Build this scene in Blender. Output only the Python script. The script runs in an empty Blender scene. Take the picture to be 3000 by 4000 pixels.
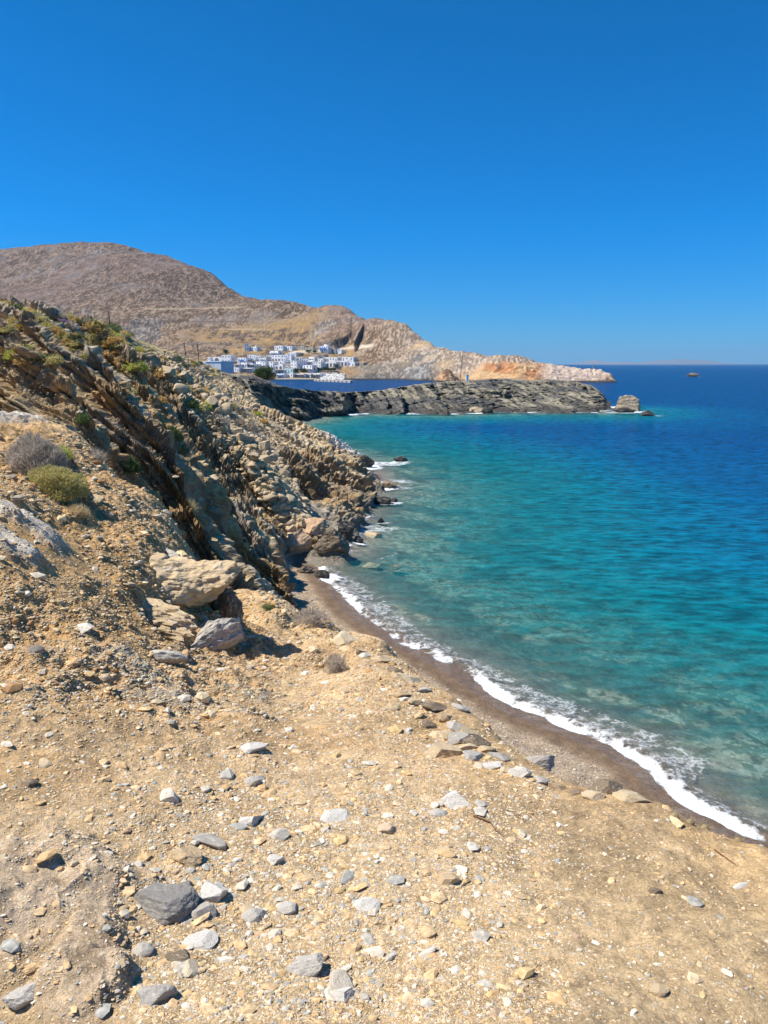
import bpy, math, random
import numpy as np
from mathutils import Vector, Matrix
# ------------------------------------------------------------------ camera, sky, sun, exposure
random.seed(7)
RNG = np.random.default_rng(11)
F = 3022.0; TILT = math.radians(10.84); H = 12.0
cT, sT = math.cos(TILT), math.sin(TILT)
S = bpy.context.scene
COL = S.collection
cam = bpy.data.cameras.new('camera'); camo = bpy.data.objects.new('camera', cam); COL.objects.link(camo)
cam.sensor_fit = 'VERTICAL'; cam.sensor_height = 24; cam.lens = F/4000*24
cam.clip_start = 0.05; cam.clip_end = 200000
camo.location = (0, 0, H); camo.rotation_euler = (math.pi/2-TILT, 0, 0)
S.camera = camo
SUN_EL, SUN_AZ = math.radians(56), math.radians(180)      # azimuth counter-clockwise from +X
to_sun = Vector((math.cos(SUN_EL)*math.cos(SUN_AZ), math.cos(SUN_EL)*math.sin(SUN_AZ), math.sin(SUN_EL)))
W = bpy.data.worlds.new('World'); S.world = W; W.use_nodes = True
nt = W.node_tree; bg = nt.nodes['Background']
sky = nt.nodes.new('ShaderNodeTexSky'); sky.sky_type = 'NISHITA'; sky.sun_disc = False
sky.sun_elevation = SUN_EL; sky.sun_rotation = math.pi/2-SUN_AZ
sky.altitude = 1500; sky.air_density = 1.0; sky.dust_density = 0.0; sky.ozone_density = 4.0
hs = nt.nodes.new('ShaderNodeHueSaturation'); hs.inputs['Saturation'].default_value = 1.10; hs.inputs['Value'].default_value = 1.0
tint = nt.nodes.new('ShaderNodeMix'); tint.data_type = 'RGBA'; tint.blend_type = 'MULTIPLY'; tint.inputs[0].default_value = 1; tint.inputs[7].default_value = (.40, .80, 1.0, 1)
gen = nt.nodes.new('ShaderNodeTexCoord'); sx = nt.nodes.new('ShaderNodeSeparateXYZ'); nt.links.new(gen.outputs['Generated'], sx.inputs[0])
rp = nt.nodes.new('ShaderNodeValToRGB'); nt.links.new(sx.outputs['Z'], rp.inputs[0]); el_ = rp.color_ramp.elements
el_[0].position = 0; el_[0].color = (.50, .60, .80, 1); el_[1].position = .45; el_[1].color = (.80, .86, .93, 1); e3_ = el_.new(.16); e3_.color = (.62, .80, 1, 1)
hz_ = nt.nodes.new('ShaderNodeMix'); hz_.data_type = 'RGBA'; hz_.blend_type = 'MULTIPLY'; hz_.inputs[0].default_value = 1; nt.links.new(sky.outputs[0], hz_.inputs[6]); nt.links.new(rp.outputs[0], hz_.inputs[7])
nt.links.new(hz_.outputs[2], tint.inputs[6]); nt.links.new(tint.outputs[2], hs.inputs['Color']); nt.links.new(hs.outputs[0], bg.inputs['Color'])
bg.inputs['Strength'].default_value = 0.10
sl = bpy.data.lights.new('sun', 'SUN'); sl.energy = 4.8; sl.angle = math.radians(0.5); sl.color = (1, .955, .88)
so = bpy.data.objects.new('sun', sl); COL.objects.link(so); so.rotation_euler = to_sun.to_track_quat('Z', 'Y').to_euler()
S.view_settings.view_transform = 'Standard'; S.view_settings.look = 'None'; S.view_settings.exposure = 0.5; S.view_settings.gamma = 1
S.render.engine = 'CYCLES'; S.cycles.max_bounces = 5; S.cycles.transparent_max_bounces = 6
S.cycles.use_adaptive_sampling = True; S.cycles.adaptive_threshold = 0.03

# ------------------------------------------------------------------ helpers
def ray(px, py):
    xr, yr = (px-1500)/F, (2000-py)/F
    return xr, cT+yr*sT, -sT+yr*cT
def at(px, py, Y):
    x, y, z = ray(px, py); k = Y/y
    return (x*k, Y, H+z*k)
def on(px, py, z=0.0):
    x, y, zz = ray(px, py); k = (z-H)/zz
    return (x*k, y*k, z)
def sm(a, b, x):
    t = np.clip((np.asarray(x, float)-a)/(b-a), 0, 1); return t*t*(3-2*t)
def _h(i, j, s):
    n = (i.astype(np.int64)*374761393 + j.astype(np.int64)*668265263 + s*974711) & 0xffffffff
    n = ((n ^ (n >> 13))*1274126177) & 0xffffffff
    n = ((n ^ (n >> 16))*2246822519) & 0xffffffff
    return ((n ^ (n >> 15)) & 0xffffff)/float(0xffffff)
def vn(x, y, s=0):
    xi, yi = np.floor(x), np.floor(y); fx, fy = x-xi, y-yi
    fx = fx*fx*fx*(fx*(fx*6-15)+10); fy = fy*fy*fy*(fy*(fy*6-15)+10)
    xi = xi.astype(np.int64); yi = yi.astype(np.int64)
    a = _h(xi, yi, s); b = _h(xi+1, yi, s); c = _h(xi, yi+1, s); d = _h(xi+1, yi+1, s)
    return (a+(b-a)*fx)*(1-fy)+(c+(d-c)*fx)*fy
def fbm(x, y, s=0, o=4, g=.5):
    r = 0; a = 1; t = 0
    for k in range(o):
        r = r+a*(vn(x, y, s+k*7)*2-1); t += a; a *= g; x, y = x*2.03+3.1*y*.02, y*2.01+17.3
    return r/t
def vn3(x, y, z, s=0):
    zi = np.floor(z); f = z-zi; f = f*f*(3-2*f); zi = zi.astype(np.int64)
    def lay(k):
        return vn(x+_h(k, k*3+1, s)*97.0, y+_h(k*5+2, k, s+1)*97.0, s)
    return lay(zi)*(1-f)+lay(zi+1)*f
def fbm3(P, sc, s=0, o=3):
    r = 0; a = 1; t = 0
    for k in range(o):
        q = P*sc*(2.07**k)
        r = r+a*(vn3(q[:, 0]+31.7, q[:, 1]+11.3, q[:, 2]+5.1, s+k)*2-1); t += a; a *= .5
    return r/t
def saw(p, up=.25):
    f = p-np.floor(p)
    return np.where(f < up, f/up, (1-f)/(1-up))
def mixc(a, b, t):
    t = np.asarray(t)[..., None]; return a*(1-t)+b*t
def c3(r, g, b): return np.array([r, g, b], float)

def link(o, parent=None):
    COL.objects.link(o)
    if parent is not None: o.parent = parent
    return o
def tag(o, label, cat, group=None):
    o['label'] = label; o['category'] = cat
    if group: o['group'] = group
    return o
def npmesh(name, V, Fc, mat=None, cols=None, attrs=None, smooth=False):
    """V (n,3); Fc (m,k) all the same k"""
    V = np.asarray(V, np.float32); Fc = np.asarray(Fc, np.int32)
    me = bpy.data.meshes.new(name); m, k = Fc.shape
    me.vertices.add(len(V)); me.vertices.foreach_set('co', V.ravel())
    me.loops.add(m*k); me.loops.foreach_set('vertex_index', Fc.ravel())
    me.polygons.add(m); me.polygons.foreach_set('loop_start', np.arange(0, m*k, k, dtype=np.int32))
    me.polygons.foreach_set('loop_total', np.full(m, k, np.int32))
    me.polygons.foreach_set('use_smooth', np.full(m, smooth, bool))
    me.update(calc_edges=True)
    if cols is not None:
        a = me.color_attributes.new('Col', 'FLOAT_COLOR', 'POINT')
        c = np.ones((len(V), 4), np.float32); c[:, :3] = cols; a.data.foreach_set('color', c.ravel())
    for n, v in (attrs or {}).items():
        a = me.attributes.new(n, 'FLOAT', 'POINT'); a.data.foreach_set('value', np.asarray(v, np.float32).ravel())
    if mat is not None: me.materials.append(mat)
    return me
def grid_faces(nr, nc):
    i = np.arange(nr*nc).reshape(nr, nc)
    return np.stack([i[:-1, :-1], i[:-1, 1:], i[1:, 1:], i[1:, :-1]], -1).reshape(-1, 4)
def grid_slope(X, Y, Z):
    P = np.stack([X, Y, Z], -1)
    a = np.gradient(P, axis=0); b = np.gradient(P, axis=1)
    n = np.cross(b, a); n /= np.linalg.norm(n, axis=-1, keepdims=True)+1e-12
    n *= np.sign(n[..., 2:3]+1e-9); return n

# ------------------------------------------------------------------ materials
class NT:
    def __init__(s, name):
        s.m = bpy.data.materials.new(name); s.m.use_nodes = True; s.t = s.m.node_tree
        s.b = s.t.nodes['Principled BSDF']; s.out = s.t.nodes['Material Output']
    def n(s, typ, **kw):
        x = s.t.nodes.new('ShaderNode'+typ)
        for k, v in kw.items(): setattr(x, k, v)
        return x
    def l(s, a, b): s.t.links.new(a, b)
    def put(s, sock, v):
        if hasattr(v, 'is_output') or isinstance(v, bpy.types.NodeSocket): s.l(v, sock)
        else: sock.default_value = v
    def math(s, op, a, b=0.0, c=0.0, clamp=False):
        x = s.n('Math', operation=op, use_clamp=clamp); s.put(x.inputs[0], a); s.put(x.inputs[1], b)
        if len(x.inputs) > 2: s.put(x.inputs[2], c)
        return x.outputs[0]
    def mix(s, f, a, b, mode='MIX'):
        x = s.n('Mix', data_type='RGBA', blend_type=mode); s.put(x.inputs[0], f)
        s.put(x.inputs[6], a if not isinstance(a, tuple) else (*a, 1)); s.put(x.inputs[7], b if not isinstance(b, tuple) else (*b, 1))
        return x.outputs[2]
    def pos(s, scale=None, rot=None):
        g = s.n('NewGeometry').outputs['Position']
        if scale is None and rot is None: return g
        mp = s.n('Mapping'); s.l(g, mp.inputs[0])
        if rot: mp.inputs['Rotation'].default_value = rot
        if scale: mp.inputs['Scale'].default_value = scale
        return mp.outputs[0]
    def objpos(s):
        return s.n('TexCoord').outputs['Object']
    def noise(s, v, sc, det=4, rough=.55):
        x = s.n('TexNoise'); s.l(v, x.inputs['Vector']); x.inputs['Scale'].default_value = sc
        x.inputs['Detail'].default_value = det; x.inputs['Roughness'].default_value = rough
        return x.outputs['Fac']
    def voro(s, v, sc, out='Distance', feature='F1'):
        x = s.n('TexVoronoi', feature=feature); s.l(v, x.inputs['Vector']); x.inputs['Scale'].default_value = sc
        return x.outputs[out]
    def rng(s, v, a, b, lo=0.0, hi=1.0):
        x = s.n('MapRange'); s.put(x.inputs[0], v)
        for k, q in enumerate((a, b, lo, hi)): x.inputs[k+1].default_value = q
        return x.outputs[0]
    def ramp(s, v, stops):
        x = s.n('ValToRGB'); s.l(v, x.inputs[0]); e = x.color_ramp.elements
        while len(e) < len(stops): e.new(0.5)
        for k, (p, c) in enumerate(stops): e[k].position = p; e[k].color = (*c, 1)
        return x.outputs[0]
    def attr(s, name): 
        return s.n('Attribute', attribute_name=name)
    def bump(s, h, dist, strength=1.0, prev=None):
        x = s.n('Bump'); s.l(h, x.inputs['Height']); x.inputs['Distance'].default_value = dist; x.inputs['Strength'].default_value = strength
        if prev is not None: s.l(prev, x.inputs['Normal'])
        return x.outputs[0]

def mat_ground(name, scales, amp=.5, bumps=((1.0, .02),), rough=.95, stretch=None, objc=False):
    """vertex colour (the material's own colour) broken up by grain at several scales"""
    m = NT(name); c = m.attr('Col').outputs['Color']; v = m.objpos() if objc else m.pos(scale=stretch)
    for k, sc in enumerate(scales):
        f = m.noise(v, sc, 5, .65)
        g = m.rng(f, .3, .7, 1-amp, 1+amp)
        x = m.n('VectorMath', operation='SCALE'); m.put(x.inputs[0], c); m.put(x.inputs['Scale'], g); c = x.outputs[0]
    m.l(c, m.b.inputs['Base Color']); m.b.inputs['Roughness'].default_value = rough
    m.b.inputs['Specular IOR Level'].default_value = .15
    p = None
    for sc, d in bumps: p = m.bump(m.noise(v, sc, 6, .7), d, 1.0, p)
    m.l(p, m.b.inputs['Normal']); return m.m
def mat_plain(name, col, rough=.8, var=.12, sc=3.0, metal=0.0, bump=0.0):
    m = NT(name); v = m.objpos(); f = m.noise(v, sc, 4)
    a = tuple(x*(1-var) for x in col); b = tuple(min(1, x*(1+var)) for x in col)
    m.l(m.mix(f, a, b), m.b.inputs['Base Color']); m.b.inputs['Roughness'].default_value = rough; m.b.inputs['Metallic'].default_value = metal
    m.b.inputs['Specular IOR Level'].default_value = .2
    if bump: m.l(m.bump(f, bump), m.b.inputs['Normal'])
    return m.m
def mat_rock(name, cols, band=5.0, bump=.02, world=False):
    """rock whose colour is drawn per object from COLS, with veins and lichen in object space"""
    m = NT(name); v = m.objpos(); r = m.n('ObjectInfo').outputs['Random']
    st = [((k+.5)/len(cols), c) for k, c in enumerate(cols)]
    base = m.ramp(r, st); 
    mp = m.n('Mapping'); m.l(v, mp.inputs[0]); mp.inputs['Scale'].default_value = (1, 1.4, band); mp.inputs['Rotation'].default_value = (.4, .3, .2)
    f = m.noise(mp.outputs[0], 1.6, 6, .6); g = m.noise(v, 9, 5, .7)
    c = m.mix(m.rng(f, .55, .7, 0, .7), base, (.62, .56, .47)); c = m.mix(m.rng(f, .42, .28, 0, .45), c, (.18, .14, .10))
    x = m.n('VectorMath', operation='SCALE'); m.put(x.inputs[0], c); m.put(x.inputs['Scale'], m.rng(g, .25, .75, .7, 1.28))
    m.l(x.outputs[0], m.b.inputs['Base Color']); m.b.inputs['Roughness'].default_value = .9; m.b.inputs['Specular IOR Level'].default_value = .2
    p = m.bump(m.noise(mp.outputs[0], 3, 5, .6), bump, .35); m.l(m.bump(m.noise(v, 12, 4, .6), bump*.3, .3, p), m.b.inputs['Normal'])
    return m.m
def mat_vc(name, rough=.9, sc=40.0, amp=.25, bump=0.0, trans=0.0):
    m = NT(name); c = m.attr('Col').outputs['Color']; v = m.objpos()
    f = m.noise(v, sc, 4); x = m.n('VectorMath', operation='SCALE'); m.put(x.inputs[0], c); m.put(x.inputs['Scale'], m.rng(f, .3, .7, 1-amp, 1+amp))
    m.l(x.outputs[0], m.b.inputs['Base Color']); m.b.inputs['Roughness'].default_value = rough; m.b.inputs['Specular IOR Level'].default_value = .15
    if bump: m.l(m.bump(f, bump), m.b.inputs['Normal'])
    return m.m

# ------------------------------------------------------------------ interpolation of the terrain from survey points
class Warp:
    """smooth surface (multiquadric) through (X,Y,Z) points, worked in (bearing, log distance)"""
    def __init__(s, pts, k=.5, c=.02):
        P = np.array(pts, float); R = np.hypot(P[:, 0], P[:, 1]); s.k = k; s.c = c
        s.U = np.stack([np.arctan2(P[:, 0], P[:, 1]), np.log(R)*k], 1); t = (P[:, 2]-H)/R
        D = np.sqrt(((s.U[:, None]-s.U[None])**2).sum(-1)+c*c); n = len(P)
        A = np.zeros((n+1, n+1)); A[:n, :n] = D-np.eye(n)*.002; A[:n, n] = 1; A[n, :n] = 1
        s.w = np.linalg.solve(A, np.append(t, 0))
    def t(s, th, L):
        sh = th.shape; th = th.ravel(); L = L.ravel()*s.k; out = np.full(th.shape, s.w[-1])
        for i in range(len(s.U)):
            out += s.w[i]*np.sqrt((th-s.U[i, 0])**2+(L-s.U[i, 1])**2+s.c**2)
        return out.reshape(sh)
def upsample(A, r, c, RR, CC):
    """A on axes r,c -> on RR,CC (bilinear)"""
    B = np.stack([np.interp(RR, r, A[:, j]) for j in range(A.shape[1])], 1)
    return np.stack([np.interp(CC, c, B[i]) for i in range(B.shape[0])], 0)

# ------------------------------------------------------------------ the shore
SHORE_PX = [(3000,3291),(2856,3232),(2675,3124),(2567,3011),(2404,2911),(2205,2834),(2015,2758),(1803,2617),(1572,2500),(1428,2405),(1302,2278),(1232,2190)]
N_BEACH = len(SHORE_PX)
SHORE_PX2 = [(1347,2152),(1385,2080),(1410,2010),(1450,1950),(1500,1898),(1440,1806)]
PEN_BASE = [(1158,1651),(1267,1624),(1375,1621),(1451,1615),(1600,1618),(1733,1619),(1896,1613),(2004,1611),(2221,1613),(2330,1612),(2373,1602),(2402,1590)]
e0 = on(*SHORE_PX[0])
SHORE = [(e0[0]+22, e0[1]-16), (e0[0]+5, e0[1]-4.2)]+[on(*p)[:2] for p in SHORE_PX+SHORE_PX2]+[(-9, 112), (-17, 130), (-24, 152), (-22, 158)]+[on(*p)[:2] for p in PEN_BASE]
NB = N_BEACH+2
def shore_dist(X, Y, chain=None):
    """signed distance to the shore polyline (positive inland) and the index of the nearest segment"""
    Sx = np.array(SHORE if chain is None else chain, float); best = np.full(X.shape, 1e18); sgn = np.ones(X.shape); idx = np.zeros(X.shape, int)
    for i in range(len(Sx)-1):
        a, b = Sx[i], Sx[i+1]; d = b-a; L2 = (d**2).sum()
        t = np.clip(((X-a[0])*d[0]+(Y-a[1])*d[1])/L2, 0, 1)
        qx, qy = X-a[0]-t*d[0], Y-a[1]-t*d[1]; D = qx*qx+qy*qy
        cr = d[0]*(Y-a[1])-d[1]*(X-a[0])
        m = D < best; best = np.where(m, D, best); sgn = np.where(m, np.sign(cr), sgn); idx = np.where(m, i, idx)
    return np.sqrt(best)*sgn, idx

# ------------------------------------------------------------------ near headland: survey points
C = []
def P(px, py, Y): C.append(at(px, py, Y))
def Z(px, py, z): C.append(on(px, py, z))
def Wd(x, y, z): C.append((x, y, z))
for q in [(0,4000,10.42),(1500,4000,10.4),(3000,4000,10.38),(0,3500,10.5),(700,3500,10.4),(1500,3500,10.36),(2300,3600,10.34),(3000,3600,10.3),
          (0,3000,10.5),(700,3000,10.38),(1500,3000,10.2),(2200,3250,10.25),(2850,3400,10.22),(0,2700,10.52),(700,2700,10.25),(1200,2750,10.02),(1700,2850,10.02),
          (0,2450,10.6),(400,2450,10.35),(700,2450,9.85),(1000,2600,9.5),(1300,2600,9.5),(0,2200,10.72),(400,2250,10.4),(600,2250,10.22),
          (3000,3312,10.15),(2800,3258,10.15),(2600,3160,10.12),(2400,3105,10.08),(2200,3060,10.05),(2060,2965,10.0),(1900,2850,9.95),(1800,2765,9.85),
          (1640,2645,9.62),(1500,2545,9.35),(1356,2482,8.6),(1175,2417,7.6),(1085,2366,7.3),(940,2348,7.2),(1100,2500,8.6),(900,2480,8.8),(1000,2410,7.9),
          (830,2340,9.3),(745,2150,9.85),(680,2050,10.1),(560,1950,10.35),(400,1810,10.62),(300,1745,10.8),(130,1700,10.95),(0,1680,11.05),(0,1900,10.95),(200,1950,10.75),(400,2000,10.6),(0,2050,10.85)]: Z(*q)
for th in (-.9, -.7, .75, 1.0):                      # ground beside the view
    for R, z in ((1.2, 10.4), (2.5, 10.4), (5, 10.4 if th < 0 else 9.0)): Wd(R*math.sin(th), R*math.cos(th), z)
# drop from the edge of the platform down to the beach
for px, py, z, dr in [(3000,3312,10.15,((1.5,7.4),(2.6,2.4),(3.8,-1.5),(6,-4))),(2600,3160,10.12,((1.5,7.4),(2.6,2.6),(3.9,-1.2),(6,-4))),(2200,3060,10.05,((1.45,7.6),(2.5,3),(3.7,-1),(6,-4))),
                      (1900,2850,9.95,((1.45,7.6),(2.4,3.2),(3.6,-1),(6,-3.5))),(1640,2645,9.62,((1.4,7.3),(2.2,3.2),(3.2,-1),(5,-4))),(1356,2482,8.6,((1.3,6.3),(1.8,3.0),(2.5,-.6),(3.6,-3)))]:
    x, y, _ = on(px, py, z)
    for f, zz in dr: Wd(x*f, y*f, zz)
Wd(*(lambda p: (p[0]*1.35, p[1]*1.35, 3.6))(on(1175, 2417, 7.6))); Wd(*(lambda p: (p[0]*1.9, p[1]*1.9, .4))(on(1175, 2417, 7.6))); Wd(*(lambda p: (p[0]*2.8, p[1]*2.8, -1.2))(on(1200, 2417, 7.6)))
Wd(1.5, 40, -3); Wd(12, 40, -6); Wd(4, 60, -6); Wd(20, 20, -6); Wd(25, 60, -8)
# gully behind the platform
for px, R, z in [(940,19,4.6),(940,24,3.2),(830,11,7.2),(830,17,4.9),(745,12,7.6),(700,18,5.6),(620,13,8.3),(500,13.5,8.9),(400,14.5,9.4),(250,14.5,9.9),(100,14,10.2)]:
    th = math.atan((px-1500)/F); Wd(R*math.sin(th), R*math.cos(th), z)
for q in [(0,1500,24),(0,1620,19),(200,1600,24),(200,1700,19.5),(330,1760,19),(400,1700,25),(400,1560,33),(560,1700,33),(560,1900,24),(600,1990,22),(700,1650,45),(700,1850,34),(700,2050,26),
          (850,1750,50),(850,1950,40),(850,2150,31),(850,2300,27),(1000,1800,60),(1000,2000,48),(1000,2200,38),(1000,2310,33),(1120,2330,33),(1060,2250,37.5),
          (1150,1800,70),(1150,2000,56),(1150,2150,48),(1280,2000,62),(1280,1870,76),(1280,2120,51),
          (0,1340,31),(200,1375,35),(400,1420,42),(560,1480,48),(700,1530,62),(800,1500,88),(900,1560,102),(150,1290,45),(300,1310,55),(450,1350,66),(600,1420,80),
          (0,1200,60),(150,1225,66),(300,1242,76),(420,1282,88),(510,1330,98),(600,1370,108),(700,1400,118),(800,1430,128),(870,1472,132),
          (1000,1592,120),(1060,1650,113),(1175,1712,105),(1300,1772,99),(1390,1800,95),(1180,1750,85),(1350,1830,84),(1400,1870,80),(1430,1900,74)]: P(*q)
for px, py, Y, f, dz in [(0,1200,60,1.3,-2.5),(150,1225,66,1.3,-3),(300,1242,76,1.3,-3.5),(420,1282,88,1.25,-3.5),(510,1330,98,1.25,-4),(600,1370,108,1.2,-4),(700,1400,118,1.2,-4),(800,1430,128,1.15,-4),(870,1472,132,1.12,-4),
                         (1000,1592,120,1.12,-4.5),(1060,1650,113,1.1,-5),(1175,1712,105,1.07,-4.5),(1300,1772,99,1.05,-4.5),(1390,1800,95,1.04,-3.5)]:
    x, y, z = at(px, py, Y); Wd(x*f, y*f, z+dz)
for x, y, z in [(-75,40,16),(-45,20,14),(-30,8,12),(-14,4,11.2),(-8,150,-4),(-20,140,-3),(0,120,-6),(20,110,-9),(60,160,-12),(-26,158,3),(-70,150,9),(-100,190,7),(-60,200,5),(-110,120,13),(-45,205,1),(-40,235,-4),(-90,245,-3),(0,200,-8),(60,230,-12),(-140,180,10)]: Wd(x, y, z)
for k_, (px, py) in enumerate(SHORE_PX2[:5]):
    Z(px, py, .5); x, y, _ = on(px, py, 0); Wd(x-2.2, y+.3, 1.7); Wd(x-4.5, y+.3, 3.3)
for px, py in SHORE_PX2:
    x, y, _ = on(px, py, 0); Wd(x+y*.035, y-y*.015, -.05*y)
WN = Warp(C)
# grid in bearing and log distance: fine where near, coarse where far
thd = np.radians(np.concatenate([np.linspace(-70, -31.2, 50, endpoint=False), np.linspace(-31.2, 31.2, 900), np.linspace(31.2, 70, 50)[1:]]))
Lr = np.concatenate([np.linspace(math.log(.5), math.log(1.4), 60, endpoint=False), np.linspace(math.log(1.4), math.log(14), 560, endpoint=False), np.linspace(math.log(14), math.log(62), 1000, endpoint=False), np.linspace(math.log(62), math.log(130), 420, endpoint=False), np.linspace(math.log(130), math.log(250), 200)])
tc = np.radians(np.linspace(-70, 70, 300)); lc = np.linspace(Lr[0], Lr[-1], 300)
Tc = WN.t(*np.meshgrid(tc, lc))
T0 = upsample(Tc, lc, tc, Lr, thd)
TH, LL = np.meshgrid(thd, Lr); RR = np.exp(LL); GX, GY = RR*np.sin(TH), RR*np.cos(TH)
Zb = H+RR*T0; Zb = np.where(RR < 1.5, Zb+(10.41-Zb)*(1-sm(.9, 1.5, RR)), Zb)
sd, si = shore_dist(GX, GY)
# --- relief of the beds: ribs that run down the slope to the sea, their steep side towards the south
slopeM = sm(15, 20, RR)*sm(-.6, .9, Zb)
gul = sm(12, 16, RR)*sm(-.5, 1.0, Zb)
wx, wy = GX+.9*fbm(GX*.12, GY*.12, 3, 2), GY+.9*fbm(GX*.1, GY*.1, 9, 2)
amb = np.clip(1.25-RR/85, .25, 1)
u = wy+.18*wx
big = saw(u/5.6+.7*fbm(GX*.04, GY*.04, 21, 1), .25); bamp = .3+1.1*sm(-.35, .3, fbm(GX*.10, GY*.16, 23, 2))+.3*fbm(GX*.5, GY*.3, 24, 3)
mid = saw((wy*1.05+.25*wx)/2.3+.8*fbm(GX*.15, GY*.2, 33, 2), .22)
sml = saw((wy+.3*wx)/.62+1.0*fbm(GX*.5, GY*.5, 41, 2), .3)
topflat = sm(9.0, 13.5, Zb-0.02*RR)*sm(45, 60, RR)
cliffy = slopeM*(1-.95*topflat)*sm(170, 60, RR)
near_cliff = slopeM*(sm(60, 36, RR)+.5*sm(40, 62, RR))
TAL = [at(640, 1440, 72), at(820, 1610, 66), at(1010, 1820, 60), at(1150, 2000, 54), at(1200, 2090, 50)]
td, _ti = shore_dist(GX, GY, [p[:2] for p in TAL]); td = np.abs(td)
talus = sm(3.4, 1.4, td+1.2*fbm(GX*.3, GY*.3, 5))*sm(40, 46, RR)
Zn = Zb.copy()
Zn += cliffy*(1-.7*talus)*((big-.5)*bamp*(.9+2.3*near_cliff)*sm(-.5, 2.5, Zb)*sm(15.5, 12.5, Zb)+(mid-.5)*.2)
Zn += slopeM*(.45*fbm(GX*.25, GY*.25, 51, 2)*amb)
q1_, q2_ = on(120, 2085, 10.75), on(30, 2190, 10.7)
patch0 = sm(1.5, .8, np.minimum(np.hypot((GX-q1_[0])/.5, (GY-q1_[1])/.3), np.hypot((GX-q2_[0])/.42, (GY-q2_[1])/.24)))
# --- foreground: packed earth, humps and loose fragments
fgM = sm(20, 13, RR)
rough_left = (1-patch0)*sm(-.10, -.26, TH+.0*RR)*sm(2.8, 4.2, RR)*sm(13, 10, RR)
r1 = fbm(GX*1.1, GY*1.1, 61, 4); r2 = fbm(GX*5, GY*5, 62, 4); r3 = fbm(GX*16, GY*16, 63, 3)
Zn += fgM*(.07*r1*sm(1.5, 4, RR)+.018*r2+.006*r3)
Zn += rough_left*(.16*fbm(GX*1.9, GY*1.9, 64, 4)+.06*np.abs(r2)+.02*r3)
bk = np.zeros(GX.shape)
for bx_, by_, ax_, ay_ in [(60,3560,.34,.30), (190,3440,.22,.16), (340,3560,.10,.16), (330,3760,.085,.22), (350,3930,.09,.14)]:
    q_ = on(bx_, by_, 10.4); bk = np.maximum(bk, sm(1.25, .55, np.sqrt(((GX-q_[0])/ax_)**2+((GY-q_[1])/ay_)**2)+.5*fbm(GX*7, GY*7, 66, 3)))
def patch_(L_):
    r = np.zeros(GX.shape)
    for bx_, by_, bz_, ax_, ay_, ro_ in L_:
        q_ = on(bx_, by_, bz_); dx_, dy_ = GX-q_[0], GY-q_[1]; dx_, dy_ = dx_*math.cos(ro_)+dy_*math.sin(ro_), dy_*math.cos(ro_)-dx_*math.sin(ro_)
        r = np.maximum(r, sm(1.2, .7, np.sqrt((dx_/ax_)**2+(dy_/ay_)**2)+.55*fbm(GX*3, GY*6, 166, 4)))
    return r
wbk = patch_([(110, 2080, 10.75, .36, .20, .1), (20, 2180, 10.7, .34, .16, 0), (20, 1720, 11, .45, .4, 0)])
gbk = patch_([(640, 2800, 10.2, .30, .17, -.1), (545, 2690, 10.2, .28, .2, .1), (960, 2740, 10.0, .22, .12, .2), (1010, 2905, 10.1, .16, .06, .1), (1000, 2790, 10, .1, .2, .3)])
Zn += fgM*wbk*(.09+.03*(saw(GX*.8+GY*3.2+fbm(GX*2, GY*2, 167), .8)-.5)+.03*fbm(GX*7, GY*7, 168, 3))
Zn += fgM*gbk*(.01+.035*(saw(GX*3+GY*11+1.5*fbm(GX*4, GY*4, 169), .8)-.3))
rg_ = 1-np.abs(fbm(GX*5, GY*5, 67, 4))*2
Zn += fgM*bk*(.035+.025*rg_*rg_+.010*fbm(GX*12, GY*12, 68, 4))
edgeR = sm(.12, .5, np.abs(Zb-10.0))*sm(.0, .1, 10.1-Zb)*fgM
Zn += edgeR*(.12*fbm(GX*2.2, GY*2.2, 65, 4)+.07*(saw(GX*1.7-GY*.8+r1*1.5, .3)-.5))
# --- beach and sea bed
bs = np.clip(sd, -400, 400)
seaD = np.where(-bs < 6, -bs*.115, .69+(-bs-6)*.075); seaD = np.minimum(seaD, 14)
B = np.where(bs > 0, np.minimum(.085*bs+.1*sm(1.5, 3.5, bs), 1.0), -seaD)
B = np.where((bs > 0) & (si >= NB), -.8, B)
B += .02*fbm(GX*3, GY*3, 71, 3)*sm(80, 20, RR)+np.where(bs < 0, .16*fbm(GX*.9, GY*.9, 72, 4)*sm(0, 5, -bs), 0)
B += .015*np.sin(bs*5+2*r1)*sm(.3, 2, bs)
beach = (B > Zn+.0)
blend = sm(-.12, .12, B-Zn)
Zf = np.maximum(Zn, B)
# bedding: planes that dip to the sea stand out of the face as slabs, moved along the surface's own normal
def blur(A, n):
    k = np.ones(2*n+1)/(2*n+1)
    P_ = np.pad(A, ((n, n), (0, 0)), mode='edge'); c_ = np.cumsum(P_, 0); c_ = np.vstack([np.zeros((1, A.shape[1])), c_]); A = (c_[2*n+1:]-c_[:-2*n-1])/(2*n+1)
    P_ = np.pad(A, ((0, 0), (n, n)), mode='edge'); c_ = np.cumsum(P_, 1); c_ = np.hstack([np.zeros((A.shape[0], 1)), c_]); return (c_[:, 2*n+1:]-c_[:, :-2*n-1])/(2*n+1)
N0 = grid_slope(GX, GY, blur(Zf, 4)); GXD, GYD = GX.copy(), GY.copy(); ZS = Zf.copy(); SB = np.zeros(GX.shape)
mk = (slopeM > .01) & (np.abs(TH) < .56) & (B < Zn+.1) & (RR < 200)
Pm = np.stack([GX[mk], GY[mk], Zf[mk]], 1); am = (slopeM*sm(-.02, .5, Zn-B))[mk]*(1-.75*talus[mk])*(1-.6*topflat[mk])
w3a = fbm3(Pm, .16, 301, 2); w3b = fbm3(Pm, .7, 302, 3)
zr = (Zn-Zb)[mk]; um = u[mk]
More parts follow.
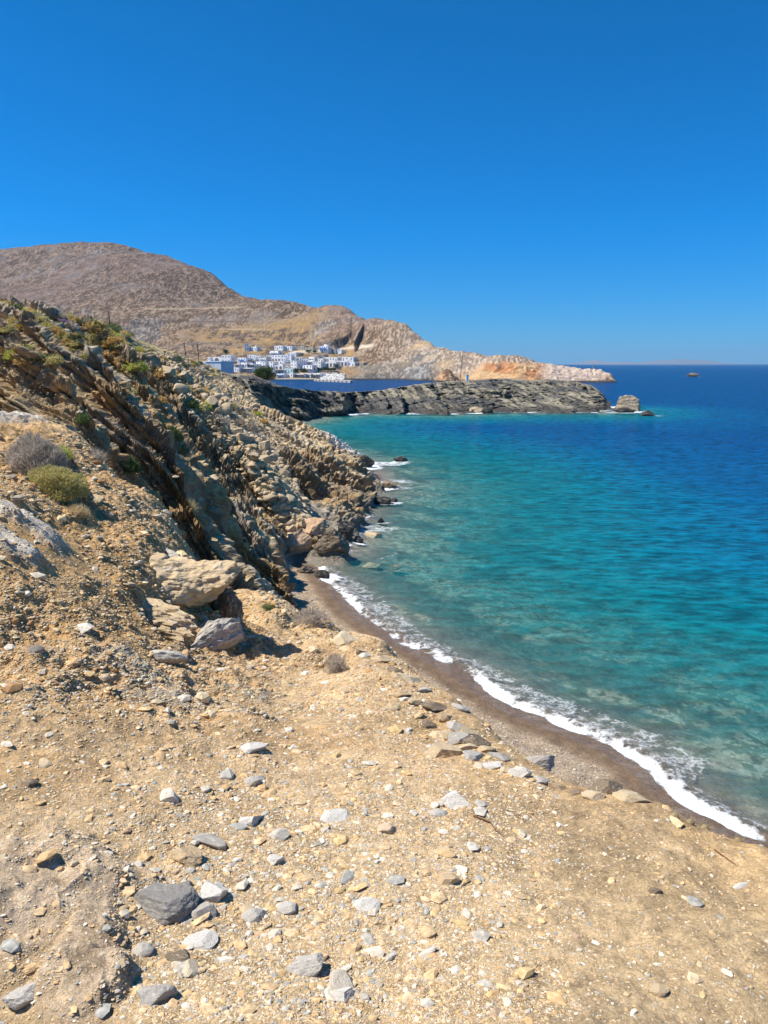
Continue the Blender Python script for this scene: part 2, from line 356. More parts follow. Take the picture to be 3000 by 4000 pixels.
qq = 1.15*zr+.24*um+.13*Pm[:, 0]+.9*w3a
PB = np.stack([zr*1.2, Pm[:, 0]*.30, um*.8], 1); w3b = fbm3(PB, .9, 304, 4)
b1 = saw(qq/1.25+.7*w3b, .8); b2 = saw(qq/.47+1.0*w3b, .75); b3 = saw(qq/.19+w3b, .7)
SBm = b1
stp = sm(.10, .35, 1-N0[..., 2][mk])
Rm = RR[mk]; dd = am*(.55+.45*stp)*(1+.9*sm(5, .5, Zf[mk])*sm(45, 60, Rm))*((b1-.5)*(.28+.26*sm(60, 35, Rm))+(b2-.5)*.26+(b3-.5)*.10*sm(50, 30, Rm)+.3*w3a+.55*w3b+.34*fbm3(Pm, 2.6, 303, 3)+.5*np.abs(fbm3(Pm, .55, 306, 3))-.28*np.maximum(.16-np.abs(fbm3(Pm, .9, 305, 3)), 0)*3)
GXD[mk] += N0[mk][:, 0]*dd; GYD[mk] += N0[mk][:, 1]*dd; Zf = Zf.copy(); Zf[mk] += N0[mk][:, 2]*dd; SB[mk] = b1*.6+b2*.4
QQ = np.zeros(GX.shape); QQ[mk] = qq
NRM = grid_slope(GXD, GYD, Zf); steep = 1-NRM[..., 2]
# --- the colour of each stuff
n1 = fbm(GX*.35, GY*.35, 81, 4); n2 = fbm(GX*2.3, GY*2.3, 82, 4); n3 = fbm(GX*9, GY*9, 83, 3); n4 = fbm(GX*28, GY*28, 84, 2)
sand = mixc(c3(.62, .395, .18), c3(.68, .475, .265), sm(-.3, .4, n1+.5*n2)); sand = mixc(sand, c3(.50, .27, .09), sm(.15, .6, n2+.3*n1)*.5)
sand = mixc(sand, c3(.64, .47, .27), sm(3.4, 2.2, RR)*.7)
sand = mixc(sand, c3(.56, .34, .14), rough_left*sm(-.15, .3, n2+.4*n3)*.85)
sand = mixc(sand, mixc(c3(.74, .67, .56), c3(.56, .49, .40), sm(.0, .5, fbm(GX*3, GY*14, 170, 4))), wbk*.9)
sand = mixc(sand, mixc(c3(.36, .33, .28), c3(.56, .46, .30), sm(-.1, .3, fbm(GX*6, GY*22, 171, 4))), gbk*.85)
sand = mixc(sand, mixc(c3(.76, .57, .37), c3(.66, .50, .34), sm(-.2, .4, fbm(GX*6, GY*6, 69, 3))), bk)
sand = mixc(sand, c3(.36, .25, .14), sm(.12, .45, n4+.3*n3)*.45)
rockc = mixc(c3(.47, .335, .18), c3(.60, .46, .275), sm(-.3, .3, n2+.6*n1))
rockc = mixc(rockc, c3(.50, .29, .10), sm(-.05, .35, n1+.35*fbm(GX*.9, GY*.9, 91))*.85*sm(95, 40, RR))
rockc = mixc(rockc, c3(.23, .175, .115), sm(.1, .5, fbm(QQ*.35, QQ*.02+GY*.05, 92, 3)+.2*n2)*.8)
rockc = mixc(rockc, c3(.52, .44, .32), sm(.2, .5, fbm(QQ*1.3+9, GY*.2, 94, 3))*.6)
rockc = mixc(rockc, c3(.40, .35, .28), sm(.25, .5, fbm(wx*.1, u*1.3, 93, 3))*.5)
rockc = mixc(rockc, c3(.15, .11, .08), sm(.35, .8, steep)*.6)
rockc = mixc(rockc, c3(.15, .14, .12), sm(.4, .0, np.abs(Zf-.3)/3.5)*.85)
rockc = mixc(rockc, c3(.33, .29, .23), talus*.7)
WL = [on(1150, 1668, 2.6)[:2], on(1240, 1722, 2.2)[:2], on(1330, 1765, 1.4)[:2], on(1420, 1798, .4)[:2]]
wd_, _w = shore_dist(GX, GY, WL); rockc = mixc(rockc, c3(.66, .62, .55), sm(3.2, 1.2, np.abs(wd_)+1.0*fbm(GX*.6, GY*.6, 99))*sm(60, 75, RR))
vegc = mixc(c3(.42, .32, .16), c3(.26, .22, .09), sm(-.2, .3, n2)); rockc = mixc(rockc, vegc, topflat*sm(.6, .3, steep)*.9)
gravel = mixc(c3(.32, .225, .145), c3(.42, .325, .22), sm(-.3, .3, n3+n4)); gravel = mixc(gravel, c3(.30, .20, .10), sm(.55, .1, np.abs(bs-3.2))*.35*sm(20, 30, GY))
gravel = mixc(gravel, c3(.185, .125, .080), sm(1.9, 1.1, bs+.5*fbm(GX*.4, GY*.4, 95)))
bed = mixc(c3(.20, .20, .14), c3(.44, .41, .31), sm(-.2, .3, fbm(GX*2.2, GY*2.2, 96, 3)+.8*fbm(GX*6, GY*6, 98, 2))); bed = mixc(bed, c3(.08, .10, .08), sm(.05, .3, fbm(GX*.3+5, GY*.3, 97, 4))*.8)
bed = mixc(bed, c3(.22, .18, .14), sm(4, 0.5, -bs)*.8)
gravel = mixc(gravel, bed, sm(0, -.8, bs))
isfg = np.clip(fgM*(1-sm(.5, .75, steep)), 0, 1)
rock_edge = mixc(c3(.42, .25, .1), c3(.2, .15, .1), sm(0, .4, n2))
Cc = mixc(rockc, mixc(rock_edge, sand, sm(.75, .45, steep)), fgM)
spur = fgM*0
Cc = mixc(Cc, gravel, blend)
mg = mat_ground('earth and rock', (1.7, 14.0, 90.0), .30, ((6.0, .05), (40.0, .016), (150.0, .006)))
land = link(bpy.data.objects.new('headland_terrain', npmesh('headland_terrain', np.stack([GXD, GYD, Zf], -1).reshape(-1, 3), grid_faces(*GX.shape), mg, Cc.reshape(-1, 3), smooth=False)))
land['kind'] = 'structure'
def hz(x, y):
    """height of the near land"""
    x = np.asarray(x, float); y = np.asarray(y, float)
    th = np.arctan2(x, y); L = np.log(np.maximum(np.hypot(x, y), .51))
    fi = np.interp(L, Lr, np.arange(len(Lr))); fj = np.interp(th, thd, np.arange(len(thd)))
    i = np.minimum(fi.astype(int), len(Lr)-2); j = np.minimum(fj.astype(int), len(thd)-2); a = fi-i; b = fj-j
    return (Zf[i, j]*(1-b)+Zf[i, j+1]*b)*(1-a)+(Zf[i+1, j]*(1-b)+Zf[i+1, j+1]*b)*a
TF = (Zf-H)/RR
def hit(px, py, rmin=0.7):
    """where the sight line through a point of the photograph first meets the near land"""
    x, y, z = ray(px, py); th = math.atan2(x, y); t = z/math.hypot(x, y)
    j = int(round(np.interp(th, thd, np.arange(len(thd)))))
    col = TF[:, j]; k = np.nonzero((col >= t) & (np.exp(Lr) > rmin))[0]
    if len(k) == 0: return None
    R = math.exp(Lr[k[0]]); return (R*math.sin(th), R*math.cos(th), H+R*t)

# ------------------------------------------------------------------ far hills, harbour side and outer cape
C = []
for px, py in [(600,1483),(800,1484),(950,1486),(1075,1487),(1250,1487),(1400,1485),(1500,1484),(1600,1485),(1700,1488),(1800,1490),(1900,1492),(2100,1494),(2300,1494),(2404,1494)]:
    x, y, z = on(px, py, .0); Wd(x, y, .4); Wd(x*.975, y*.975, -3)
    Wd(x*.9, y*.9, -10)
def vy(py): return 590+(1480-py)*1.3
for px in (650, 800, 950, 1100, 1250, 1380):
    for py in (1474, 1450, 1410, 1370): P(px, py, vy(py))
for q in [(850,1330,800),(600,1360,800),(1000,1310,840),(1200,1320,810),(1350,1330,770),(1500,1400,660),(1500,1450,615),(1650,1450,572),(1650,1400,620),(1600,1345,690),
          (1750,1430,540),(1900,1422,536),(2050,1427,532),(2150,1443,530),(2250,1450,530),(2350,1462,526),(2398,1484,518),(1750,1475,524),(1900,1472,518),(2050,1472,516),(2200,1476,515),(2320,1480,515),
          (0,1250,900),(0,1100,1150),(300,1100,1080),(300,1250,840),(600,1150,1000),(600,1270,860),(850,1250,900),(850,1180,1030),(1100,1240,880),(1300,1260,830),(1450,1300,750),(1700,1385,610),(1200,1212,920),
          (300,1400,720),(0,1400,720),(0,1300,820)]: P(*q)
RIDGE = [(-250,1040,1530),(0,1015,1500),(90,1007,1480),(110,998,1478),(180,990,1460),(290,970,1430),(390,960,1400),(480,965,1380),(600,1000,1330),(680,1028,1300),(760,1062,1260),(870,1112,1180),(920,1135,1120),(940,1142,1110),(1000,1160,1060),(1100,1172,1000),(1180,1180,960),(1290,1188,920),
         (1370,1198,890),(1400,1226,860),(1500,1242,800),(1560,1256,770),(1600,1275,740),(1640,1302,710),(1680,1330,680),(1750,1360,640),(1850,1378,600),(1950,1393,580),(2080,1410,565),(2130,1424,555),(2200,1434,550),(2270,1440,546),(2290,1450,542),(2330,1447,540),(2365,1450,538),(2390,1468,530),(2408,1488,524)]
for px, py, Y in RIDGE:
    P(px, py, Y); x, y, z = at(px, py, Y)
    Wd(x*1.06, y*1.06, z-.02*Y); Wd(x*1.2, y*1.2, z-.12*Y)
for px in (2440, 2500, 2600, 2800):
    for Y in (500, 530, 600, 800): x, y, z = at(px, 1500, Y); Wd(x, y, -8)
for x, y, z in [(150,700,-8),(250,900,-10),(300,1400,-10)]: Wd(x, y, z)
WF = Warp(C, k=.8, c=.01)
t2 = np.radians(np.linspace(-31, 18.6, 860)); L2 = np.concatenate([np.linspace(math.log(498), math.log(540), 110, endpoint=False), np.linspace(math.log(540), math.log(1750), 470)])
tc = np.radians(np.linspace(-31, 18.6, 260)); lc = np.linspace(L2[0], L2[-1], 240)
T2 = upsample(WF.t(*np.meshgrid(tc, lc)), lc, tc, L2, t2)
TH2, LL2 = np.meshgrid(t2, L2); R2 = np.exp(LL2); FX, FY = R2*np.sin(TH2), R2*np.cos(TH2); FZ = H+R2*T2
px2 = 1500+F*np.tan(TH2)                                    # bearing written as a column of the photograph, for the geology below
orange = sm(1660, 1740, px2)*sm(2330, 2180, px2)*sm(565, 535, R2)
cape = sm(1500, 1800, px2)
lnd = sm(-.5, 2.5, FZ)
vill = sm(700, 800, px2)*sm(1450, 1380, px2)*sm(790, 740, R2)
w2 = FX+18*fbm(FX*.01, FY*.01, 4); w3 = FY+18*fbm(FX*.012, FY*.012, 6)
FZ = FZ+lnd*(1-.85*vill)*(7.5*fbm(FX*.012, FY*.012, 101, 5)*sm(560, 900, R2)+1.3*fbm(FX*.09, FY*.09, 102, 4)+.3*np.abs(fbm(FX*.3, FY*.3, 103, 3))*sm(520, 700, R2)+.75*np.abs(fbm(FX*.22, FY*.22, 103, 4)))
FZ += lnd*sm(600, 540, R2)*sm(1400, 1500, px2)*1.6*(saw(fbm(FX*.06, FY*.12, 104, 3)*3+FX*.03, .3)-.5)
FZ += lnd*cape*(1-.4*orange)*1.3*(saw(FZ*.22+fbm(FX*.04, FY*.04, 105, 3)*1.4, .75)-.5)
# terraces over the village
ter = sm(740, 780, R2)*sm(900, 860, R2)*sm(600, 900, px2)*sm(1330, 1200, px2)
FZ += ter*1.2*(saw(FZ*.22+fbm(FX*.01, FY*.01, 8), .9)-.5)
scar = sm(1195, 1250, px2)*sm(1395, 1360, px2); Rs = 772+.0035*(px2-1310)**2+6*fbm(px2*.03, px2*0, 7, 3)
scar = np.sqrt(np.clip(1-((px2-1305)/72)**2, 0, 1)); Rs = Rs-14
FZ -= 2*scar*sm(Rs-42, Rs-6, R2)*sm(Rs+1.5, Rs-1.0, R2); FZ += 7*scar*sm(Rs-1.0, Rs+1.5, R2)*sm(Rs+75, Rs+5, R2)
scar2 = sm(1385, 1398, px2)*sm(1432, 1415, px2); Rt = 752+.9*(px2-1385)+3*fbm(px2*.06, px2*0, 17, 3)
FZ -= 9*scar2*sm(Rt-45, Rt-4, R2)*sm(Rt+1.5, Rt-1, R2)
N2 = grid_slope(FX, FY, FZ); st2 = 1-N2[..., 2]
a1 = fbm(FX*.006, FY*.006, 111, 4); a2 = fbm(FX*.03, FY*.03, 112, 4); a3 = fbm(FX*.16, FY*.10, 113, 3); a4 = vn(FX*.75, FY*.24, 114); a5 = vn(FX*1.5, FY*.5, 115)
spk = sm(.42, .72, .6*a4+.4*a5+.25*a3)
hc = mixc(c3(.085, .056, .038), c3(.29, .205, .142), spk)
hc = mixc(hc, c3(.20, .13, .105), sm(-.1, .45, a1)*.4); hc = mixc(hc, c3(.20, .17, .155), sm(.1, .5, a2)*.5)
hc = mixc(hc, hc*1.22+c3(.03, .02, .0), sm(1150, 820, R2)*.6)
och = mixc(c3(.42, .27, .10), c3(.24, .15, .08), sm(.4, .7, .5*a4+.5*a5)); hc = mixc(hc, och, np.clip(ter*.75+vill*.8, 0, 1)*sm(-.35, .15, a3+a2))
cc = mixc(c3(.24, .18, .13), c3(.52, .41, .30), spk); cc = mixc(cc, c3(.60, .42, .23), sm(1500, 1640, px2)*sm(1800, 1720, px2)*sm(560, 590, R2)*sm(-.3, .2, a2)*.8)
hc = mixc(hc, cc, sm(1440, 1680, px2))
dk = mixc(c3(.12, .115, .11), c3(.30, .285, .255), spk); hc = mixc(hc, dk, sm(1330, 1400, px2)*sm(1740, 1640, px2)*sm(640, 585, R2+30*a2))
grn = sm(1370, 1420, px2)*sm(1640, 1560, px2)*sm(600, 640, R2)*sm(760, 690, R2)*sm(-.1, .15, a2); hc = mixc(hc, mixc(c3(.17, .155, .12), c3(.36, .30, .24), spk), grn*.8)
oc = mixc(c3(.52, .24, .10), c3(.62, .40, .20), sm(-.3, .3, fbm(FX*.08, FZ*.2, 121, 3))); oc = mixc(oc, c3(.17, .10, .07), sm(.2, .5, fbm(FX*.14, FZ*.12, 122, 4))*.9)
hc = mixc(hc, oc, orange*sm(15.0, 12.0, FZ+2*a3)*sm(2140, 2080, px2+60*a2))
pk = mixc(c3(.60, .47, .37), c3(.42, .27, .18), sm(0, .5, a2+.5*a3)); hc = mixc(hc, pk, sm(2080, 2160, px2)*.8)
hc = mixc(hc, c3(.05, .045, .04), sm(1.6, .8, FZ)); hc = mixc(hc, c3(.07, .068, .07), np.clip(scar+scar2, 0, 1)*sm(.45, .7, st2)*(R2 < 830))  # steep scar faces coloured near black: painted shade of the hollows
for zl, pa, pb, cl in ((58, 380, 1010, (.12, .085, .06)), (74, 560, 1000, (.40, .31, .2)), (40, 860, 1120, (.12, .085, .06)), (110, -100, 500, (.11, .08, .06)), (47, 840, 1100, (.42, .32, .2))):
    ln_ = sm(1.1, .5, np.abs(FZ-zl-9*fbm(FX*.006, FY*.006, int(zl), 2)))*sm(pa, pa+60, px2)*sm(pb, pb-60, px2); hc = mixc(hc, c3(*cl), ln_*.75)
crag = sm(.25, .5, fbm(FX*.02, FY*.012, 131, 4)-.25*sm(900, 1200, R2)+.12)*sm(740, 800, R2); hc = mixc(hc, mixc(c3(.10, .09, .085), c3(.30, .27, .24), spk), crag*.6)
road = sm(2.2, 1.2, np.abs(FZ-23.5-.02*(px2-1200)-1.5*a2))*sm(1130, 1160, px2)*sm(1480, 1440, px2); hc = mixc(hc, c3(.62, .52, .38), road*.9*sm(850, 700, R2))
mf = mat_ground('hill scrub and stone', (.25, .8), .22, ((.4, 1.2), (1.4, .4)), stretch=(1, .5, 1))
FZ = FZ-6*sm(1000, 1300, R2)
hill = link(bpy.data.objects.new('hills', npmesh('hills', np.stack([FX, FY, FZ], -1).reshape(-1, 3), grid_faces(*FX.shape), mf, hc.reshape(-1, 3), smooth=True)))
hill['kind'] = 'structure'
def fz(x, y):
    th = math.atan2(x, y); L = math.log(math.hypot(x, y))
    fi = np.interp(L, L2, np.arange(len(L2))); fj = np.interp(th, t2, np.arange(len(t2))); i, j = int(fi), int(fj)
    i = min(i, len(L2)-2); j = min(j, len(t2)-2); return float(FZ[i:i+2, j:j+2].mean())

# ------------------------------------------------------------------ the dark peninsula across the bay
TOP = [(640,1400,170),(800,1432,168),(898,1461,166),(984,1467,166),(1040,1485,168),(1071,1499,170),(1136,1514,174),(1234,1526,190),(1386,1531,206),(1494,1522,214),(1625,1502,224),(1700,1493,228),(1809,1487,236),(1928,1479,246),(1993,1478,250),(2069,1485,254),(2156,1480,262),(2254,1491,262),(2310,1506,256),(2345,1530,250),(2372,1562,245),(2402,1586,240)]
BAS = [(640,1700,150),(800,1700,146),(898,1690,146),(984,1672,146),(1060,1665,150),(1110,1658,156),(1158,1651,None),(1267,1624,None),(1375,1621,None),(1451,1615,None),(1600,1618,None),(1733,1619,None),(1896,1613,None),(2004,1611,None),(2221,1613,None),(2330,1612,None),(2373,1602,None),(2410,1591,None)]
tp = np.array([at(*q) for q in TOP]); bp = np.array([on(q[0], q[1]) if q[2] is None else at(*q) for q in BAS]); 
bp[:6, 2] = 0
su = np.linspace(640, 2408, 1200)
TX = np.stack([np.interp(su, [q[0] for q in TOP], tp[:, k]) for k in range(3)], 1); BX = np.stack([np.interp(su, [q[0] for q in BAS], bp[:, k]) for k in range(3)], 1)
vf = np.linspace(-.12, 1, 150); vb = np.linspace(0, 1, 34)[1:]
rows = []
for v in vf:
    prof = np.sign(v)*abs(v)**1.0
    h = 1-(1-max(v, 0))**1.25 if v > 0 else v
    rows.append(np.stack([BX[:, 0]+(TX[:, 0]-BX[:, 0])*v, BX[:, 1]+(TX[:, 1]-BX[:, 1])*v, (TX[:, 2])*h], 1))
dback = 9+14*sm(1850, 2100, su)*sm(2420, 2300, su)
for v in vb:
    rows.append(np.stack([TX[:, 0]+.15*dback*v, TX[:, 1]+dback*v, TX[:, 2]*(1-v**1.6*1.15)], 1))
PV = np.stack(rows, 0); nr, nc = PV.shape[:2]
A = PV.reshape(-1, 3).copy(); x, y, z = A.T; fr = np.repeat(np.concatenate([vf, 1+vb]), nc)
face = sm(-.1, .1, fr)*sm(1.25, .95, fr); keep = sm(1.0, .86, fr)*.85+.15
pxx = np.tile(su, nr); bulk = sm(1900, 2000, pxx)
q = x*.64+z*.77+2.2*fbm(x*.06, z*.1, 131, 3)
nb = saw(x/13+1.1*fbm(x*.03, z*.03, 133, 2)+z*.03, .8)
beds = saw(q/2.6+.7*fbm(x*.08, z*.12, 135, 2), .72); bed2 = saw(q/.95+fbm(x*.2, z*.2, 136, 2), .7)
P3 = np.stack([x, y, z], 1)
d = (1-.45*bulk)*4.0*(nb-.5)+(1.5*(beds-.5)+.5*(bed2-.5))+2.0*fbm3(P3, .22, 137)+.7*fbm3(P3, .9, 139)
d *= 1.45*face*keep*sm(-.1, .5, (TX[:, 2].repeat(1)[None]*np.ones((nr, 1))).ravel()/9.0)
A[:, 1] -= d; A[:, 0] += .25*d; A[:, 2] += face*.18*d*sm(1.0, .8, fr)+sm(.9, 1.0, fr)*sm(1.6, 1.2, fr)*(.28*fbm(x*.35, y*.35, 140, 4))
G3 = A.reshape(nr, nc, 3); n_ = grid_slope(G3[..., 0], G3[..., 1], G3[..., 2]).reshape(-1, 3)
b1 = fbm(x*.9+q*2, z*.9, 141, 3); b2 = fbm3(P3, .12, 142)
pc = mixc(c3(.075, .07, .06), c3(.29, .255, .185), sm(-.35, .4, b1+.6*fbm(q*1.3, q*.01+z*.1, 143, 2)))
pc = mixc(pc, c3(.085, .085, .085), sm(.0, .35, -b2-.25*bulk)*.8)
pc = mixc(pc, c3(.36, .28, .18), sm(.93, 1.0, fr)*.8); pc = mixc(pc, c3(.06, .055, .05), sm(1.6, .5, A[:, 2])*.8)
mp_ = mat_ground('striped grey schist', (.8, 3.0), .3, ((1.2, .35), (5.0, .12)), stretch=None)
pen = link(bpy.data.objects.new('rocky_peninsula', npmesh('rocky_peninsula', A, grid_faces(nr, nc), mp_, pc, smooth=False))); pen['kind'] = 'structure'

# ------------------------------------------------------------------ sea
WROCKS = []       # (x, y, radius, strength) foam about rocks, filled before the sea is built
def sea():
    tt = np.concatenate([np.linspace(.82, .03, 620), np.geomspace(.0299, .00012, 160)])
    th = np.radians(np.concatenate([np.linspace(-60, -31, 14, endpoint=False), np.linspace(-31, 31.2, 560), np.linspace(31.2, 60, 16)[1:]]))
    TT, R = np.meshgrid(th, H/tt); X, Y = R*np.sin(TT), R*np.cos(TT)
    s, i = shore_dist(X, Y)
    wob = .35*fbm(X*.35, Y*.35, 201, 3)+.12*fbm(X*1.5, Y*1.5, 202, 3)
    foam = np.zeros(X.shape)
    so_ = -s+wob
    beachy = (i < NB+1)
    foam += np.where(beachy, (.62+.75*fbm(X*.7, Y*.7, 211, 3))*sm(-.40, -.2, so_)*sm(.42, .0, so_), 0)
    patch = sm(-.25, .3, fbm(X*.12+3, Y*.12, 203, 2))
    foam += np.where(beachy, .34*sm(.1, .4, so_)*sm(1.6, .4, so_-.9*patch), 0)
    foam += np.where(beachy, .28*sm(.5, .15, np.abs(so_-3.4-1.2*fbm(X*.2, Y*.2, 204, 2)))*sm(.05, .4, fbm(X*.25, Y*.25, 205, 2)), 0)
    rocky = (~beachy) & (R < 120)
    foam += np.where(rocky, sm(1.3, .1, so_*1.2+1.8*fbm(X*.3, Y*.3, 206, 3)), 0)*.34
    foam += np.where((~beachy) & (R >= 120) & (R < 260), .55*sm(.7, .1, so_-1.2*fbm(X*.06, Y*.06, 207, 2)), 0)
    foam *= sm(270, 250, R)*(s < 6)
    foam = np.minimum(foam, .93)
    for x0, y0, r, k in WROCKS:
        dx = (X-x0)/(r*1.5); dy = (Y-y0)/r; foam += k*sm(1.25, .45, np.sqrt(dx*dx+dy*dy)+.5*fbm(X*1.2/r**.5, Y*1.2/r**.5, 208, 3))
    ds = np.where((s > 0) & (R > 150), 30, -s)
    depth = np.where(ds < 6, ds*.115, .69+(ds-6)*.125+np.maximum(ds-22, 0)*.12); depth = np.clip(depth, 0, 40)
    far = sm(215, 330, R); depth = depth*(1-far)+30*far
    outer = sm(10, 90, X-.28*Y+10)*sm(40, 110, R); depth += outer*9
    depth *= 1+.14*fbm(X*.06, Y*.06, 209, 3)
    Zs = .012*np.sin(1.1*X+.5*Y+2*fbm(X*.1, Y*.1, 210, 2))*sm(60, 30, R)
    Zs = Zs+np.where(beachy, .13*np.exp(-((so_-.35)/.38)**2)*sm(.0, .4, -s+.3)+.06*np.exp(-((so_-3.0)/.7)**2), 0)*sm(70, 45, R)
    # the thin edge of the wash lies on the sand
    inl = s > 0
    Zs = np.where(inl & (R < 175), np.maximum(Zs, np.where(s < .9, .02+.085*s+.1*sm(1.5, 3.5, s), 0)), Zs)
    m = NT('sea water'); pos = m.pos()
    dep = m.attr('depth').outputs['Fac']; fo = m.attr('foam').outputs['Fac']
    body = m.ramp(m.rng(dep, 0, 14), [(0, (.008, .185, .165)), (.08, (.001, .165, .180)), (.22, (.0005, .112, .185)), (.45, (.0003, .066, .170)), (1, (.0003, .046, .150))])
    # small waves
    w1 = m.noise(m.pos(scale=(.45, 1.0, 1), rot=(0, 0, .35)), 1.5, 6, .65); w2 = m.noise(m.pos(scale=(.4, 1, 1), rot=(0, 0, .2)), .45, 6, .6); w3_ = m.noise(m.pos(scale=(.25, 1, 1), rot=(0, 0, .3)), .035, 4, .5)
    hgt = m.math('ADD', m.math('MULTIPLY', w1, .30), m.math('MULTIPLY', w2, 1.0)); hgt = m.math('ADD', hgt, m.math('MULTIPLY', w3_, 2.5))
    bmp = m.bump(hgt, .55, .8)
    ripple_shade = m.math('ADD', m.math('MULTIPLY', w2, .35), m.math('MULTIPLY', w1, .95))
    bx = m.n('VectorMath', operation='SCALE'); m.put(bx.inputs[0], body); m.put(bx.inputs['Scale'], m.rng(ripple_shade, .53, .77, .45, 1.6))  # light and dark of the ripples painted into the body colour
    dif = m.n('BsdfDiffuse'); m.l(bx.outputs[0], dif.inputs[0]); 
    tr = m.n('BsdfTransparent'); m.l(m.mix(m.rng(dep, 0, 1.8), (1, 1, 1), (.42, .86, .80)), tr.inputs[0])
    f = m.math('SUBTRACT', 1.0, m.math('EXPONENT', m.math('MULTIPLY', dep, -.72)), clamp=True)
    ms = m.n('MixShader'); m.l(f, ms.inputs[0]); m.l(tr.outputs[0], ms.inputs[1]); m.l(dif.outputs[0], ms.inputs[2])
    gl = m.n('BsdfGlossy'); gl.inputs['Roughness'].default_value = .12; m.l(bmp, gl.inputs['Normal']); gl.inputs[0].default_value = (.8, .8, .8, 1)
    fr = m.n('Fresnel'); fr.inputs['IOR'].default_value = 1.33; m.l(bmp, fr.inputs['Normal'])
    ff = m.math('MINIMUM', fr.outputs[0], .20)
    m2 = m.n('MixShader'); m.l(ff, m2.inputs[0]); m.l(ms.outputs[0], m2.inputs[1]); m.l(gl.outputs[0], m2.inputs[2])
    rid = lambda sc: m.math('SUBTRACT', 1.0, m.math('ABSOLUTE', m.math('MULTIPLY', m.math('SUBTRACT', m.noise(pos, sc, 5, .6), .5), 5.0)))
    fn = m.math('ADD', m.math('ADD', m.math('MULTIPLY', rid(1.1), .34), m.math('MULTIPLY', rid(3.4), .22)), m.math('MULTIPLY', m.noise(pos, 9, 4, .7), .40))
    th_ = m.math('SUBTRACT', 1.02, fo); ffm = m.math('MULTIPLY', m.math('SUBTRACT', m.math('ADD', fn, .06), m.math('MULTIPLY', th_, .95)), 3.2, clamp=True)
    fd = m.n('BsdfDiffuse'); fd.inputs[0].default_value = (.80, .82, .83, 1); m.l(m.bump(fn, .12), fd.inputs['Normal'])
    m3 = m.n('MixShader'); m.l(ffm, m3.inputs[0]); m.l(m2.outputs[0], m3.inputs[1]); m.l(fd.outputs[0], m3.inputs[2])
    m.l(m3.outputs[0], m.out.inputs[0])
    V = np.stack([X, Y, Zs], -1).reshape(-1, 3)
    o = link(bpy.data.objects.new('sea', npmesh('sea', V, grid_faces(*X.shape), m.m, None, {'depth': depth, 'foam': np.clip(foam, 0, 1)}, smooth=True)))
    o['kind'] = 'structure'

# ------------------------------------------------------------------ rocks
def icosphere(sub):
    t = (1+5**.5)/2
    V = [(-1,t,0),(1,t,0),(-1,-t,0),(1,-t,0),(0,-1,t),(0,1,t),(0,-1,-t),(0,1,-t),(t,0,-1),(t,0,1),(-t,0,-1),(-t,0,1)]
    V = [tuple(np.array(v)/np.linalg.norm(v)) for v in V]
    Fc = [(0,11,5),(0,5,1),(0,1,7),(0,7,10),(0,10,11),(1,5,9),(5,11,4),(11,10,2),(10,7,6),(7,1,8),(3,9,4),(3,4,2),(3,2,6),(3,6,8),(3,8,9),(4,9,5),(2,4,11),(6,2,10),(8,6,7),(9,8,1)]
    for _ in range(sub):
        mid = {}; N = []
        def mp(a, b):
            k = (min(a, b), max(a, b))
            if k not in mid:
                p = (np.array(V[a])+np.array(V[b])); V.append(tuple(p/np.linalg.norm(p))); mid[k] = len(V)-1
            return mid[k]
        for a, b, c in Fc:
            d, e, f = mp(a, b), mp(b, c), mp(c, a); N += [(a, d, f), (b, e, d), (c, f, e), (d, e, f)]
        Fc = N
    return np.array(V), np.array(Fc)
ICO = {k: icosphere(k) for k in (0, 1, 2, 3, 4, 5)}
def rock_verts(sub, seed, cuts=11, sharp=.72, rough=.05):
    rg = np.random.default_rng(seed); V, Fc = ICO[sub]; V = V.copy()
    for _ in range(cuts):
        n = rg.normal(size=3); n /= np.linalg.norm(n); d = rg.uniform(sharp-.2, sharp+.12)
        k = V@n; over = k > d; V[over] -= np.outer(k[over]-d, n)
    if rough:
        r = fbm3(V+seed*3.1, 1.7, seed, 3); V *= (1+rough*2.2*r)[:, None]
        r = fbm3(V+seed*1.7, 5.0, seed+5, 2); V *= (1+rough*.9*r)[:, None]
        if sub > 3: r = fbm3(V+seed*2.7, 11.0, seed+9, 3); V *= (1+rough*.6*r)[:, None]
    V -= (V.max(0)+V.min(0))/2; V /= (V.max(0)-V.min(0))/2
    return V, Fc
M_white = mat_rock('pale quartz stone', [(.62, .57, .49), (.56, .52, .46), (.66, .6, .5)])
M_grey = mat_rock('grey schist stone', [(.43, .39, .33), (.50, .455, .39), (.37, .335, .285)])
M_slate = mat_rock('dark slate', [(.24, .22, .195), (.26, .24, .21)])
M_tan = mat_rock('ochre stone', [(.52, .40, .24), (.46, .33, .19), (.58, .47, .31)])
M_mix = mat_rock('loose stone', [(.66, .58, .46), (.36, .335, .29), (.60, .44, .25), (.44, .41, .35), (.60, .50, .35), (.46, .30, .18), (.56, .50, .40)])
M_talus = mat_rock('fallen schist boulder', [(.50, .38, .24), (.42, .33, .21), (.56, .44, .29), (.37, .29, .19)])
M_dark = mat_rock('wet dark rock', [(.045, .042, .038), (.06, .052, .043), (.05, .048, .045)])
M_brown = mat_rock('brown shore rock', [(.24, .17, .105), (.20, .15, .10)])
M_orange = mat_rock('iron stained boulder', [(.50, .33, .2), (.50, .36, .24)])
M_tanbig = mat_rock('weathered ochre bedrock', [(.60, .44, .24), (.56, .42, .25)], 2.0, .05)
M_palebed = mat_rock('pale tan bedrock', [(.66, .48, .29), (.62, .45, .27)], 1.2, .05)
M_whitebed = mat_rock('white bedrock', [(.52, .46, .37), (.52, .47, .4)], 3.0, .03)
